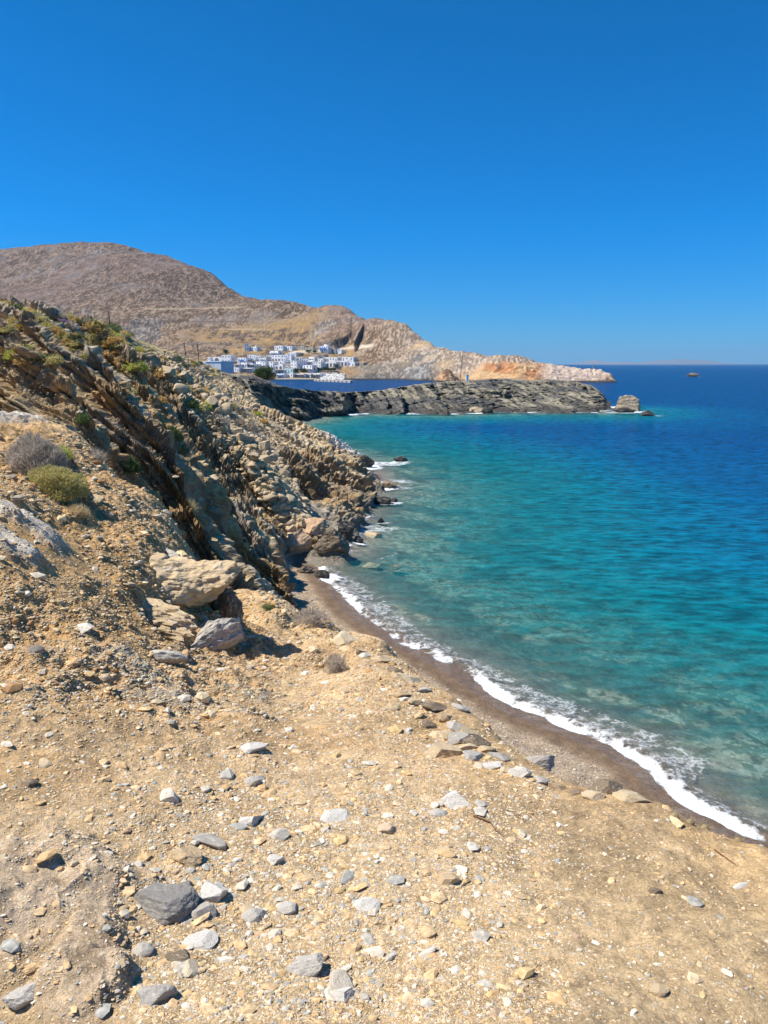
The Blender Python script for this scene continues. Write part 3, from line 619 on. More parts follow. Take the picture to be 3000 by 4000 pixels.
MATS = dict(slate=M_slate, white=M_white, grey=M_grey, tan=M_tan, mix=M_mix, talus=M_talus, dark=M_dark, brown=M_brown, orange=M_orange, tanbig=M_tanbig, palebed=M_palebed, whitebed=M_whitebed)
_rm = {}
def rock_mesh(kind, var, sub=3, **kw):
    k = (kind, var, sub, tuple(kw.items()))
    if k not in _rm:
        V, Fc = rock_verts(sub, 100+var, **kw); _rm[k] = npmesh('stone', V, Fc, MATS[kind], smooth=False)
    return _rm[k]
def put_rock(name, label, cat, p, w, d, h, kind, var, rz=0.0, tilt=(0, 0), sink=.3, sub=3, group=None, zrel=True, **kw):
    o = bpy.data.objects.new(name, rock_mesh(kind, var, sub, **kw)); link(o)
    o.location = (p[0], p[1], p[2]+h*(.5-sink)); o.scale = (w/2, d/2, h/2); o.rotation_euler = (tilt[0], tilt[1], rz)
    return tag(o, label, cat, group)
def px_rock(name, label, px, py, w, h, kind, var, depth=.8, cat='rock', at_water=False, **kw):
    """px,py: the foot of the rock in the photograph; w,h its size there"""
    p = on(px, py, 0) if at_water else (hit(px, py) or on(px, py, 0))
    D = math.dist(p, (0, 0, H)); k = D/F
    el = math.atan2(H-p[2], math.hypot(p[0], p[1]))
    W_ = w*k; dd = W_*depth; Hh = max((h*k-dd*math.sin(el)*.8)/max(math.cos(el), .3), W_*.22); Hh = min(Hh, W_*.42) if D < 14 else Hh
    p = (p[0], p[1]+dd*.3, (p[2] if at_water else float(hz(p[0], p[1]+dd*.3)))-(Hh*.22 if D < 14 else 0))
    return put_rock(name, label, cat, p, W_, dd, Hh*1.35, kind, var, sink=.3, **kw)

KEY = [
 # name, label, foot px, py, width, height, material, variant, depth ratio, kw
 ('rock', 'large dark grey angular slab, biggest stone of the near gravel', 625, 3590, 215, 150, 'slate', 1, .8, dict(sub=4, sharp=.62, cuts=9)),
 ('stone', 'small charcoal block touching the far corner of the big grey slab', 718, 3475, 66, 62, 'slate', 2, .8, {}),
 ('rock', 'grey and white mottled boulder at the bottom, below the grey slab', 590, 3930, 140, 190, 'grey', 3, .9, dict(sub=4)),
 ('rock', 'pointed grey boulder with white tip standing alone near the bottom', 1190, 3810, 128, 165, 'grey', 4, .7, dict(sub=4, sharp=.66)),
 ('stone', 'blunt grey stone just below the big dark slab', 545, 3730, 84, 84, 'grey', 5, .8, {}),
 ('stone', 'round topped grey stone right of the big dark slab', 785, 3590, 96, 80, 'grey', 6, .8, {}),
 ('stone', 'white streaked grey stone behind the round topped grey one', 820, 3520, 112, 82, 'white', 7, .8, {}),
 ('stone', 'flat pale striped stone below the round topped grey one', 775, 3700, 122, 62, 'white', 8, .7, {}),
 ('stone', 'lumpy brown stone beside the flat pale striped one', 690, 3755, 92, 60, 'brown', 9, .8, {}),
 ('stone', 'clean white squarish block in the middle gravel', 1072, 3375, 68, 76, 'white', 10, .8, dict(sharp=.6)),
 ('stone', 'white angular wedge with brown shadowed hollow at its left', 970, 3225, 112, 68, 'white', 11, .7, dict(sharp=.6)),
 ('stone', 'pale grey flat lobed stone right of the white wedge', 1305, 3212, 116, 62, 'white', 12, .8, {}),
 ('stone', 'long greenish grey slab above a crumbly tan clod', 820, 3305, 132, 52, 'grey', 13, .6, {}),
 ('clod', 'crumbly pale orange clod of earth below the greenish slab', 715, 3375, 130, 100, 'tan', 14, .8, dict(rough=.12)),
 ('stone', 'upright dark grey stone on the bare slope above the white wedge', 985, 3072, 66, 88, 'grey', 15, .7, {}),
 ('stone', 'long pale flake lying on the bare slope', 975, 2945, 118, 45, 'white', 16, .6, {}),
 ('rock', 'white and brown striped slab near the platform edge', 1780, 3160, 116, 100, 'white', 17, .7, dict(sub=4, sharp=.62)),
 ('stone', 'grey pebble shaped stone in front of the striped slab', 1712, 3190, 76, 48, 'grey', 18, .8, {}),
 ('rock', 'broad cream block where the platform drops to the beach', 1735, 2960, 150, 96, 'tan', 19, .8, dict(sub=4)),
 ('stone', 'grey topped block behind the broad cream one', 1795, 2905, 86, 60, 'grey', 20, .8, {}),
 ('stone', 'triangular ochre splinter in the right hand gravel', 1750, 3455, 92, 92, 'tan', 21, .6, dict(sharp=.58)),
 ('stone', 'dark brown nugget alone on the smooth sandy ground', 2565, 3490, 52, 28, 'brown', 22, .7, {}),
 ('stone', 'small bottle brown stone with shadow on the left slope', 112, 3072, 58, 36, 'brown', 23, .8, {}),
 ('stone', 'brick red shard in the pale gravel on the left', 488, 3262, 36, 28, 'orange', 24, .8, {}),
 ('stone', 'round cream stone, left of two on the right hand edge', 2325, 3128, 84, 50, 'tan', 25, .7, {}),
 ('stone', 'long flat cream stone capping the right hand edge', 2480, 3135, 150, 52, 'tan', 26, .5, {}),
 ('stone', 'white wrinkled block on the edge above the dark beach slab', 2035, 3035, 92, 76, 'white', 27, .7, {}),
 ('stone', 'grey white oval stone beside the wrinkled white block', 1930, 3005, 82, 44, 'white', 28, .7, {}),
 ('stone', 'thin white splinter lying on sandy ground at the right', 2900, 3470, 62, 18, 'white', 29, .4, {}),
 ('stone', 'white fish shaped flake in the gravel, pointing down', 1430, 3560, 100, 95, 'white', 30, .6, dict(sharp=.6)),
 ('stone', 'grey shard left of the white fish shaped flake', 1120, 3572, 72, 60, 'grey', 31, .8, {}),
 ('stone', 'knobbly dark grey stone below the blue grey shards', 985, 3600, 84, 68, 'grey', 32, .8, {}),
 ('stone', 'tan stone with worn corner near the bottom right', 2580, 3890, 62, 56, 'tan', 33, .8, {}),
 ('stone', 'rounded grey white stone near the bottom centre', 1335, 3915, 78, 66, 'white', 34, .8, {}),
 ('rock', 'grey stone with a dark side in the bottom left corner', 90, 3945, 140, 92, 'grey', 35, .7, dict(sub=4)),
 ('rock', 'rough grey and tan boulder perched above the overhang', 655, 2170, 105, 118, 'grey', 36, .9, dict(sub=4, rough=.08)),
 ('rock', 'low tan block at the foot of the perched boulder', 600, 2205, 96, 52, 'tan', 37, .8, {}),
 ('rock', 'square grey stone on the right rim of the upper platform', 512, 2005, 30, 42, 'white', 38, .9, {}),
 ('rock', 'long dark edged slab on the slope below the tan bedrock', 620, 2580, 200, 52, 'grey', 39, .5, dict(sub=4)),
 ('rock', 'round brown stone at the end of the long dark edged slab', 925, 2565, 46, 34, 'brown', 40, .9, {}),
 ('rock', 'big sloping grey slab lying on the dark beach', 2090, 2985, 190, 78, 'grey', 41, .5, dict(sub=4, sharp=.6)),
 ('rock', 'streaked brown boulder on the dark beach, lower of two', 2375, 3100, 145, 98, 'brown', 42, .7, dict(sub=4, sharp=.64)),
]
for nm, lb, px, py, w, h, kind, var, dr, kw in KEY:
    px_rock(nm, lb, px, py, w, h, kind, var, dr, cat='rock' if nm == 'rock' else 'stone', rz=(var*.7) % .6-.3, tilt=((var*.37) % .3-.15, (var*.53) % .3-.15), **kw)
def bed_rock(name, label, px, py, w, d, h, kind, var, rz=0.0, tilt=(0, 0), lift=0.0, **kw):
    p = hit(px, py); return put_rock(name, label, 'rock', (p[0], p[1], float(hz(p[0], p[1]))+lift), w, d, h, kind, var, rz, tilt, .55, 5, **kw)
bed_rock('bedrock_outcrop', 'pale ochre bedrock nose jutting over the shaded hollow', 725, 2330, .95, .8, .46, 'tanbig', 56, .3, (0, .12), .16, rough=.13, sharp=.62)
bed_rock('bedrock_outcrop', 'brown undercut lump hanging beneath the bedrock nose', 872, 2395, .42, .5, .75, 'brown', 57, .2, (0, .1), -.05, rough=.12)
bed_rock('bedrock_outcrop', 'grey and ochre bedrock shelf left of the shaded grey slab', 600, 2400, .9, .4, .26, 'tanbig', 58, -.35, (.0, .18), .0, rough=.14)
bed_rock('bedrock_outcrop', 'smooth grey slab dipping out of the hollow below the nose', 800, 2480, .36, .8, .4, 'grey', 59, -.7, (.2, .5), -.05, rough=.1)
for i_, (ex, ey, ew) in enumerate([(1500,2585,70),(1545,2625,60),(1600,2665,80),(1650,2700,60),(1625,2745,70),(1700,2770,90),(1745,2810,70),(1785,2845,80),(1830,2870,70),(1870,2905,90),(1900,2935,70),(1950,2960,70),(1815,2925,80),(1680,2840,70),(1760,2880,60),(1855,2960,80),(1980,3010,60),(1420,2560,60),(1575,2720,60),(2110,3055,70),(2180,3085,60),(2250,3100,50)]):
    p_ = hit(ex, ey)
    if p_: s_ = ew*1.25*math.dist(p_, (0, 0, H))/F; put_rock('stone', 'broken ochre and brown slab sticking out of the crumbling lip over the beach', 'stone', (p_[0], p_[1], float(hz(p_[0], p_[1]))), s_, s_*.7, s_*.34, ['tan', 'brown', 'tan', 'grey'][i_ % 4], 120+i_ % 9, .5+.3*math.sin(i_*2.1), (.25*math.sin(i_), .3), .4, 3, 'broken slabs along the lip over the beach', sharp=.6, rough=.07)
# shore boulders, rocks in the sea
SHR = [
 ('boulder', 'orange and white stained boulder at the foot of the talus, lowest', 1160, 2175, 108, 112, 'orange', 71, .7, False),
 ('boulder', 'orange topped boulder above the brown banded one', 1222, 2100, 110, 70, 'orange', 72, .9, False),
 ('boulder', 'big brown banded boulder at the water edge above the beach', 1290, 2155, 150, 120, 'brown', 73, .8, False),
 ('boulder', 'dark blocky boulder right of the brown banded one, in the surf', 1352, 2110, 64, 80, 'dark', 74, .9, False),
 ('sea_rock', 'small dark cube of rock standing in the water by the boulders', 1402, 2122, 38, 34, 'dark', 75, .9, True),
 ('sea_rock', 'mossy dark rock where the surf meets the beach end', 1258, 2262, 66, 46, 'dark', 76, .7, True),
 ('boulder', 'flat dark brown rock at the upper beach corner', 1190, 2238, 70, 40, 'brown', 77, .8, False),
 ('sea_rock', 'jagged black rock in white surf off the white ridge, larger of two', 1420, 1828, 92, 56, 'dark', 78, .5, True),
 ('sea_rock', 'low black rock in white surf, smaller and farther out', 1565, 1803, 58, 24, 'dark', 79, .6, True),
 ('sea_rock', 'flat ochre brown rock shelf washed by surf at the point', 1515, 1906, 90, 34, 'brown', 80, .8, True),
 ('sea_rock', 'dark brown ragged rock reaching into the surf below the point', 1495, 1968, 76, 34, 'dark', 81, .6, True),
 ('sea_rock', 'pointed black rock awash right of the ragged one', 1540, 1962, 26, 22, 'dark', 82, .8, True),
 ('sea_rock', 'little black rock in foam halfway to the boulders', 1488, 2042, 30, 26, 'dark', 83, .8, True),
 ('sea_rock', 'pale yellow slab just under the foam beside the boulders', 1455, 2092, 84, 38, 'tan', 84, .9, True),
 ('sea_rock', 'tan low rock at the foot of the shore ledges', 1420, 2015, 60, 26, 'tan', 85, .9, True),
 ('sea_rock', 'submerged brown slab showing through the clear shallows', 1552, 2215, 60, 24, 'brown', 86, .9, True),
 ('sea_rock', 'submerged tan slab left of the brown one in the shallows', 1455, 2205, 78, 22, 'tan', 87, .9, True),
 ('sea_stack', 'grey domed sea stack off the end of the dark peninsula', 2462, 1607, 108, 66, 'talus', 88, .8, True),
 ('sea_rock', 'small dark rock right of the domed sea stack', 2536, 1625, 58, 24, 'dark', 89, .8, True),
 ('sea_rock', 'flat black reef at the foot of the domed sea stack', 2440, 1612, 90, 12, 'dark', 90, .6, True),
 ('sea_rock', 'lone brown islet far out on the open sea with pale top', 2710, 1471, 46, 15, 'brown', 91, .6, True),
 ('boulder', 'smooth grey boulder at the waterline of the dark peninsula', 1862, 1612, 62, 26, 'talus', 92, .9, True),
 ('boulder', 'dark boulder right of the smooth grey one by the peninsula', 1903, 1615, 44, 24, 'dark', 93, .9, True),
]
for nm, lb, px, py, w, h, kind, var, dr, aw in SHR:
    o = px_rock(nm, lb, px, py, w, h, kind, var, dr, cat='boulder' if nm == 'boulder' else 'sea rock', at_water=aw, sub=4, rough=.08, rz=(var*.9) % .8-.4)
    if aw:
        R = math.hypot(o.location.x, o.location.y)
        if 'ubmerged' in lb: o.location.z -= o.scale.z*1.25
        elif 'pale yellow' in lb: o.location.z -= o.scale.z*.8
        elif R < 110: WROCKS.append((o.location.x+.3, o.location.y-.3, max(o.scale.x*1.5, .5), .36))
        elif R < 300: WROCKS.append((o.location.x, o.location.y-1, o.scale.x*1.3, .5))
        else: WROCKS.append((o.location.x, o.location.y-2, o.scale.x*1.5, .6))
WROCKS.append((*on(1490, 1812)[:2], 3.0, .48)); WROCKS.append((*on(1560, 1880)[:2], 1.6, .4)); WROCKS.append((*on(1430, 2060)[:2], 2.0, .4))
sea()

# ------------------------------------------------------------------ loose stones
def visible_xy(px, py, rmin=1.0):
    return hit(px, py, rmin)
def scatter(n, x0, x1, y0, y1, dens=None, rlim=(1, 200)):
    out = []
    tries = 0; steepest = .5 if rlim[1] > 20 else .7
    while len(out) < n and tries < n*12:
        tries += 1
        px, py = random.uniform(x0, x1), random.uniform(y0, y1)
        if dens and random.random() > dens(px, py): continue
        p = hit(px, py)
        if p is None: continue
        R = math.hypot(p[0], p[1])
        if rlim[0] <= R <= rlim[1] and p[2] > .15 and steep[int(np.interp(math.log(R), Lr, np.arange(len(Lr)))), int(np.interp(math.atan2(p[0], p[1]), thd, np.arange(len(thd))))] < steepest: out.append((px, py, *p, R))
    return out
def fgd(px, py):          # where the platform is stony
    if px < 330 and 2020 < py < 2260: return .2
    if px < 440 and py > 3380 and not (px < 250 and 3700 < py < 3850): return .12
    a = .25+.75*math.exp(-((px-1250)/800)**2)*min(1, max(0, (py-2700)/500)); b = 1.0 if (py < 2450 and px < 900) else 0
    return max(a*(.35 if px > 2200 else 1), b*.8)
st = scatter(262, 0, 3000, 1960, 3990, fgd, (1, 14))
for i, (px, py, x, y, z, R) in enumerate(st):
    D = math.dist((x, y, z), (0, 0, H)); s = D/F*min(95, 15*(random.paretovariate(2.5)))
    kind = 'mix' if (py > 2750 and px > 500) else ('tan' if random.random() < .6 else 'mix')
    lab = 'loose angular stone of pale, grey or rusty rock in the platform gravel' if kind == 'mix' else 'loose ochre fragment lying on the yellow earth of the platform'
    put_rock('stone', lab, 'stone', (x, y, float(hz(x, y))), s*random.uniform(.8, 1.4), s*random.uniform(.6, 1.1), s*random.uniform(.3, .7), kind, 200+i % 14, random.uniform(0, 6.28),
             (random.uniform(-.3, .3), random.uniform(-.3, .3)), .5, 2, 'loose stones of the platform gravel' if kind == 'mix' else 'ochre fragments on the platform')
def pebbles(name, pts, sizes, cols, flat=(.35, .7), seed=0, mat=None, sub=0, sink=.25):
    rg = np.random.default_rng(seed); protos = [rock_verts(sub, 900+k+seed, cuts=5, sharp=.75, rough=0)[0] for k in range(12)]; Fc0 = ICO[sub][1]; nv = len(protos[0])
    n = len(pts); pts = np.array(pts, float); sizes = np.asarray(sizes, float)
    idx = rg.integers(0, 12, n); V = np.array(protos)[idx]
    sc = np.stack([rg.uniform(.8, 1.5, n), rg.uniform(.6, 1.1, n), rg.uniform(flat[0], flat[1], n)], 1)*sizes[:, None]/2
    V = V*sc[:, None, :]
    tx = rg.uniform(-.4, .4, n); a = rg.uniform(0, 6.28, n); ct, stt = np.cos(tx), np.sin(tx); ca, sa = np.cos(a), np.sin(a)
    y, z = V[..., 1]*ct[:, None]-V[..., 2]*stt[:, None], V[..., 1]*stt[:, None]+V[..., 2]*ct[:, None]; x = V[..., 0]
    V = np.stack([x*ca[:, None]-y*sa[:, None], x*sa[:, None]+y*ca[:, None], z], -1)
    V[..., 2] += (sc[:, 2]*(1-2*sink))[:, None]; V += pts[:, None, :]
    Fc = (Fc0[None]+np.arange(n)[:, None, None]*nv).reshape(-1, 3)
    o = link(bpy.data.objects.new(name, npmesh(name, V.reshape(-1, 3), Fc, mat, np.repeat(np.asarray(cols), nv, 0)))); o['kind'] = 'stuff'
    return o
M_peb = mat_vc('pebble', sc=60, amp=.3)
PAL = np.array([[.70, .60, .46], [.58, .38, .19], [.60, .43, .24], [.62, .42, .22], [.50, .45, .37], [.38, .36, .31], [.58, .41, .2], [.56, .38, .20], [.60, .52, .40], [.62, .46, .28]])
PALO = np.array([[.60, .46, .26], [.52, .35, .17], [.62, .50, .32], [.42, .24, .11], [.40, .33, .24], [.58, .52, .42], [.5, .38, .22]])
def field(name, n, box, base, pal, seed, dens=None, rlim=(1, 16), flat=(.35, .7), jit=.12, cap=60, sub=0, par=3.4, sink=.4):
    pts = scatter(n, *box, dens, rlim); xy = np.array([(p[2], p[3]) for p in pts]); R = np.array([p[5] for p in pts])
    xy += RNG.normal(size=xy.shape)*(R*.002)[:, None]; zz = hz(xy[:, 0], xy[:, 1]); P_ = np.column_stack([xy, zz])
    D = np.sqrt((P_**2)[:, :2].sum(1)+(H-zz)**2)
    s = D/F*np.minimum(cap, base*(RNG.pareto(par, len(P_))+1))
    c = pal[RNG.integers(0, len(pal), len(P_))]*(1+RNG.uniform(-jit, jit, (len(P_), 1)))
    return pebbles(name, P_, s, c, flat, seed, M_peb, sub, sink)
field('gravel', 42000, (0, 3000, 2560, 4000), 4.8, PAL, 1, fgd, (1, 8), flat=(.22, .48), par=2.9, sink=.42)
field('gravel', 14000, (0, 1700, 1700, 2800), 5.6, PALO, 2, lambda px, py: .25 if (px < 330 and 2020 < py < 2260) else 1, (2.5, 15))
field('scree', 6500, (0, 1500, 1250, 2400), 3.2, np.array([[.50, .42, .29], [.40, .33, .24], [.55, .46, .33], [.33, .28, .22], [.52, .37, .2]]), 3, None, (17, 140), cap=30)

field('beach_pebbles', 11000, (1000, 2950, 2240, 3330), 3.0, np.array([[.42, .34, .26], [.30, .25, .20], [.52, .45, .36], [.24, .2, .17], [.46, .36, .25]]), 6, None, (15.5, 50), cap=14)
# talus boulders between the cliffs
def tald(px, py):
    pts_ = [(640, 1440), (820, 1610), (965, 1760), (1080, 1900), (1180, 2070)]; wd = [26, 48, 74, 80, 62]
    b = 9e9
    for k in range(4):
        (ax, ay), (bx, by) = pts_[k], pts_[k+1]; t = max(0, min(1, ((px-ax)*(bx-ax)+(py-ay)*(by-ay))/((bx-ax)**2+(by-ay)**2)))
        b = min(b, math.hypot(px-ax-t*(bx-ax), py-ay-t*(by-ay))/(wd[k]+(wd[k+1]-wd[k])*t))
    return 1 if b < .75 else max(0, 1-(b-.75)*5)
tl = scatter(290, 560, 1380, 1380, 2180, tald, (30, 120))
for i, (px, py, x, y, z, R) in enumerate(tl):
    s = R/F*min(58, 24*random.paretovariate(3.0))
    put_rock('boulder', 'tumbled grey brown boulder lying in the talus between the shore cliffs', 'boulder', (x, y, float(hz(x, y))), s*random.uniform(.9, 1.4), s*random.uniform(.7, 1.2), s*random.uniform(.45, .85), 'talus', 300+i % 14,
             random.uniform(0, 6.28), (random.uniform(-.5, .5), random.uniform(-.5, .5)), .2, 2, 'tumbled boulders of the talus', sharp=.6, cuts=9, rough=.03)
TP = np.array([[.52, .40, .25], [.44, .34, .21], [.58, .46, .30], [.37, .29, .19], [.50, .36, .19]])
field('rubble', 5200, (540, 1400, 1380, 2190), 12.0, TP, 4, tald, (30, 120), flat=(.5, .95), cap=32, sub=1, par=2.8, sink=.25)

# ------------------------------------------------------------------ plants
M_leaf = mat_vc('leaf and twig', sc=8, amp=.15)
_t = M_leaf.node_tree; _tl = _t.nodes.new('ShaderNodeBsdfTranslucent'); _mx = _t.nodes.new('ShaderNodeMixShader'); _mx.inputs[0].default_value = .4
_p = _t.nodes['Principled BSDF']; _t.links.new(_p.inputs['Base Color'].links[0].from_socket, _tl.inputs[0]); _t.links.new(_p.outputs[0], _mx.inputs[1]); _t.links.new(_tl.outputs[0], _mx.inputs[2]); _t.links.new(_mx.outputs[0], _t.nodes['Material Output'].inputs[0])
def blades(n, pal, seed, L=.06, wd=.012, dome=True, h=1.0, inner=.55, up=.35):
    """tufts of narrow leaves on and inside a unit dome"""
    rg = np.random.default_rng(seed); d = rg.normal(size=(n, 3)); 
    if dome: d[:, 2] = np.abs(d[:, 2])
    d /= np.linalg.norm(d, axis=1, keepdims=True)
    lump = 1+.16*fbm3(d*1.0+seed, 1.8, seed, 3)*2; r = (inner+(1-inner)*rg.random(n)**.45)*lump
    p = d*r[:, None]; p[:, 2] *= h
    t = d+rg.normal(size=(n, 3))*.7; t[:, 2] += up; t /= np.linalg.norm(t, axis=1, keepdims=True)
    s = np.cross(t, rg.normal(size=(n, 3))); s /= np.linalg.norm(s, axis=1, keepdims=True)
    l = L*rg.uniform(.6, 1.5, n)[:, None]; w = wd*rg.uniform(.6, 1.4, n)[:, None]
    V = np.stack([p-s*w, p+s*w, p+t*l+s*w*.3, p+t*l-s*w*.3], 1).reshape(-1, 3)
    c = pal[rg.integers(0, len(pal), n)]*rg.uniform(.8, 1.2, (n, 1)); return V, np.arange(4*n).reshape(n, 4), np.repeat(c, 4, 0)
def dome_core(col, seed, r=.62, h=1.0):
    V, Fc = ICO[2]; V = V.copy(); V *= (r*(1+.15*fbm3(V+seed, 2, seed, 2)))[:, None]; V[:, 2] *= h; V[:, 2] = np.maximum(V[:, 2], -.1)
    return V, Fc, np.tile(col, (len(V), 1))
PK0 = dict(olive=np.array([[.30, .26, .09], [.36, .31, .13], [.22, .20, .07], [.40, .34, .17]]), grey=np.array([[.26, .22, .18], [.33, .28, .23], [.2, .17, .13], [.38, .33, .27]]),
          green=np.array([[.10, .14, .05], [.14, .18, .06], [.08, .11, .045]]), lime=np.array([[.28, .29, .06], [.22, .24, .05], [.34, .33, .08]]), purple=np.array([[.25, .13, .36], [.30, .17, .42], [.22, .17, .19], [.17, .12, .2]]),
          ochre=np.array([[.36, .24, .08], [.28, .19, .07], [.42, .30, .12]]), dry=np.array([[.52, .42, .24], [.44, .34, .18], [.58, .48, .3]]))
PK = {k: v*(1.75 if k in ('olive', 'grey', 'lime', 'ochre', 'purple') else 1.2) for k, v in PK0.items()}
_sh = {}
def shrub_mesh(kind, var, n, L, wd, h):
    k = (kind, var, n)
    if k not in _sh:
        V, Q, c = blades(n, PK[kind], 500+var*17+len(kind), L, wd, True, h)
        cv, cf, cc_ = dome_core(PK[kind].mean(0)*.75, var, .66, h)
        me = bpy.data.meshes.new('foliage'); vs = np.concatenate([V, cv]); fs = [list(q) for q in Q]+[list(f+len(V)) for f in cf]
        me.from_pydata([tuple(v) for v in vs], [], [[int(i) for i in f] for f in fs])
        a = me.color_attributes.new('Col', 'FLOAT_COLOR', 'POINT'); cl = np.ones((len(vs), 4), np.float32); cl[:, :3] = np.concatenate([c, cc_]); a.data.foreach_set('color', cl.ravel())
        me.materials.append(M_leaf); _sh[k] = me
    return _sh[k]
def shrub(label, px, py, w, h, kind, var=0, n=700, L=.16, wd=.035, group=None, p=None, cat='shrub', sink=.04, name='shrub', flat=None):
    p = p or hit(px, py)
    if p is None: return
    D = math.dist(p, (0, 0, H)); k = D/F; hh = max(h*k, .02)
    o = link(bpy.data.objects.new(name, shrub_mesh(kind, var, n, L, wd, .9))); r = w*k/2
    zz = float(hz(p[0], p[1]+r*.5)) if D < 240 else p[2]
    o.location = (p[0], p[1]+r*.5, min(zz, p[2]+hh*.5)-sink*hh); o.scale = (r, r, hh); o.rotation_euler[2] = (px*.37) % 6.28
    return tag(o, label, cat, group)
def near_shrub(label, px, py, w, h, kind, var, n, L, wd, name='shrub'):
    p = hit(px, py); D = math.dist(p, (0, 0, H)); k = D/F; r = w*k/2; hh = h*k
    e = link(bpy.data.objects.new(name, None)); e.location = (p[0], p[1]+r*.6, float(hz(p[0], p[1]+r*.6))-.02); tag(e, label, 'shrub')
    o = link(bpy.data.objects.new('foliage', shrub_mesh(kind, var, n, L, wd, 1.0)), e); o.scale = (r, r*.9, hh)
    V = []; Q = []                                             # woody stems inside
    for i in range(26):
        a = i*2.4; q = .75*r; b = np.array([math.cos(a)*.04, math.sin(a)*.04, -.02]); t_ = np.array([math.cos(a)*q*(.3+.5*random.random()), math.sin(a)*q*(.3+.5*random.random()), hh*.7])
        for (sx, sy) in ((.006, 0), (0, .006), (-.006, 0), (0, -.006)):
            V += [b+np.array([sx, sy, 0]), t_+np.array([sx, sy, 0])*.4]
        b0 = i*8; Q += [(b0, b0+1, b0+3, b0+2), (b0+2, b0+3, b0+5, b0+4), (b0+4, b0+5, b0+7, b0+6), (b0+6, b0+7, b0+1, b0)]
    link(bpy.data.objects.new('stem', npmesh('stem', V, Q, M_wood)), e); return e
M_wood = mat_plain('grey dry wood', (.24, .17, .11), .9, .3, 12, 0, .01)
near_shrub('grey brown twiggy cushion shrub behind the olive one', 110, 1850, 225, 150, 'grey', 1, 16000, .10, .008)
near_shrub('olive yellow domed cushion shrub in front of the grey one', 175, 1925, 240, 125, 'olive', 2, 18000, .07, .010)
shrub('pale yellow green low shrub behind the two big cushions', 235, 1805, 80, 50, 'lime', 3, 2500, .1, .016)
shrub('small dry brown tuft on the white stony ground below the olive cushion', 295, 2022, 78, 40, 'dry', 4, 900, .3, .018)
shrub('spiky dead grey plant on the rim above the green bushes', 378, 1812, 56, 40, 'grey', 5, 500, .5, .018)
shrub('dull brown wiry bush rooted on the edge over the beach', 1310, 2630, 80, 66, 'grey', 6, 800, .4, .014)
shrub('sparse mauve grey plant on the crumbling earth at the left', 130, 2555, 90, 32, 'grey', 7, 160, .3, .012)
shrub('tiny green plant where the sandy spur meets the ledges', 1045, 2385, 60, 22, 'green', 8, 500, .3, .03)
shrub('thin grey brown bush at the end of the sandy spur', 1215, 2440, 120, 55, 'grey', 9, 900, .35, .014)
shrub('bright green bush in the gully behind the platform rim, upper', 485, 1815, 90, 50, 'green', 10, 1600, .16, .03)
shrub('green bush hanging below the other in the gully behind the rim', 500, 1850, 80, 40, 'green', 11, 1600, .16, .03)
shrub('green bush clinging to the middle of the dark cliff', 672, 1745, 70, 60, 'green', 12, 1400, .16, .03)
shrub('green bush lower on the same dark cliff', 715, 1785, 56, 40, 'green', 13, 1400, .16, .03)
shrub('grey green bush on the upper part of the dark cliff', 318, 1665, 60, 36, 'green', 14, 1200, .16, .03)
shrub('dry grass tuft on the ledges right of the dark gully', 735, 2030, 70, 50, 'dry', 15, 700, .4, .014)
LBL = dict(olive='low olive green cushion shrub on the hillside above the cliffs', grey='low grey brown cushion shrub on the hillside above the cliffs', lime='low yellow green cushion shrub on the hillside above the cliffs',
           ochre='rusty brown low cushion shrub on the hillside above the cliffs', green='dark green low cushion shrub on the hillside above the cliffs', purple='purple flowering thyme cushion near the hillside crest')
GRP = {k: k+' cushion shrubs of the hillside' for k in LBL}; GRP['purple'] = 'purple thyme cushions of the hillside crest'
def hs_(px, py, w, h, kind): shrub(LBL[kind], px, py, w, h, kind, random.randrange(3), 420, .2, .05, GRP[kind])
rr_ = random.Random(5)
for i in range(172):
    px = rr_.uniform(0, 480); y0 = 1205+px*.17; py = y0+rr_.uniform(4, 120+px*.12)*rr_.random()**.7+8
    hs_(px, py, rr_.uniform(30, 84), rr_.uniform(14, 30), rr_.choice(['olive', 'lime', 'ochre', 'grey', 'ochre', 'olive', 'grey', 'green']))
for i_, (gx, gy) in enumerate([(2640, 3195), (2760, 3240), (2700, 3222), (1975, 2965), (2890, 3290)]):
    shrub('little dry grass tuft on the sandy edge above the beach', gx, gy, 40, 26, 'dry', 20+i_, 90, .6, .012, 'dry grass tufts of the platform edge', cat='grass tuft', name='grass_tuft')
for i in range(36):
    px = rr_.uniform(110, 380); py = 1243+(px-110)*.2+rr_.uniform(-8, 22); hs_(px, py, rr_.uniform(24, 50), rr_.uniform(9, 16), 'purple')
for i in range(48):
    px = rr_.uniform(480, 860); y0 = 1325+(px-480)*.32; py = y0+rr_.uniform(6, 40); hs_(px, py, rr_.uniform(14, 34), rr_.uniform(7, 15), rr_.choice(['olive', 'ochre', 'grey', 'grey', 'green']))
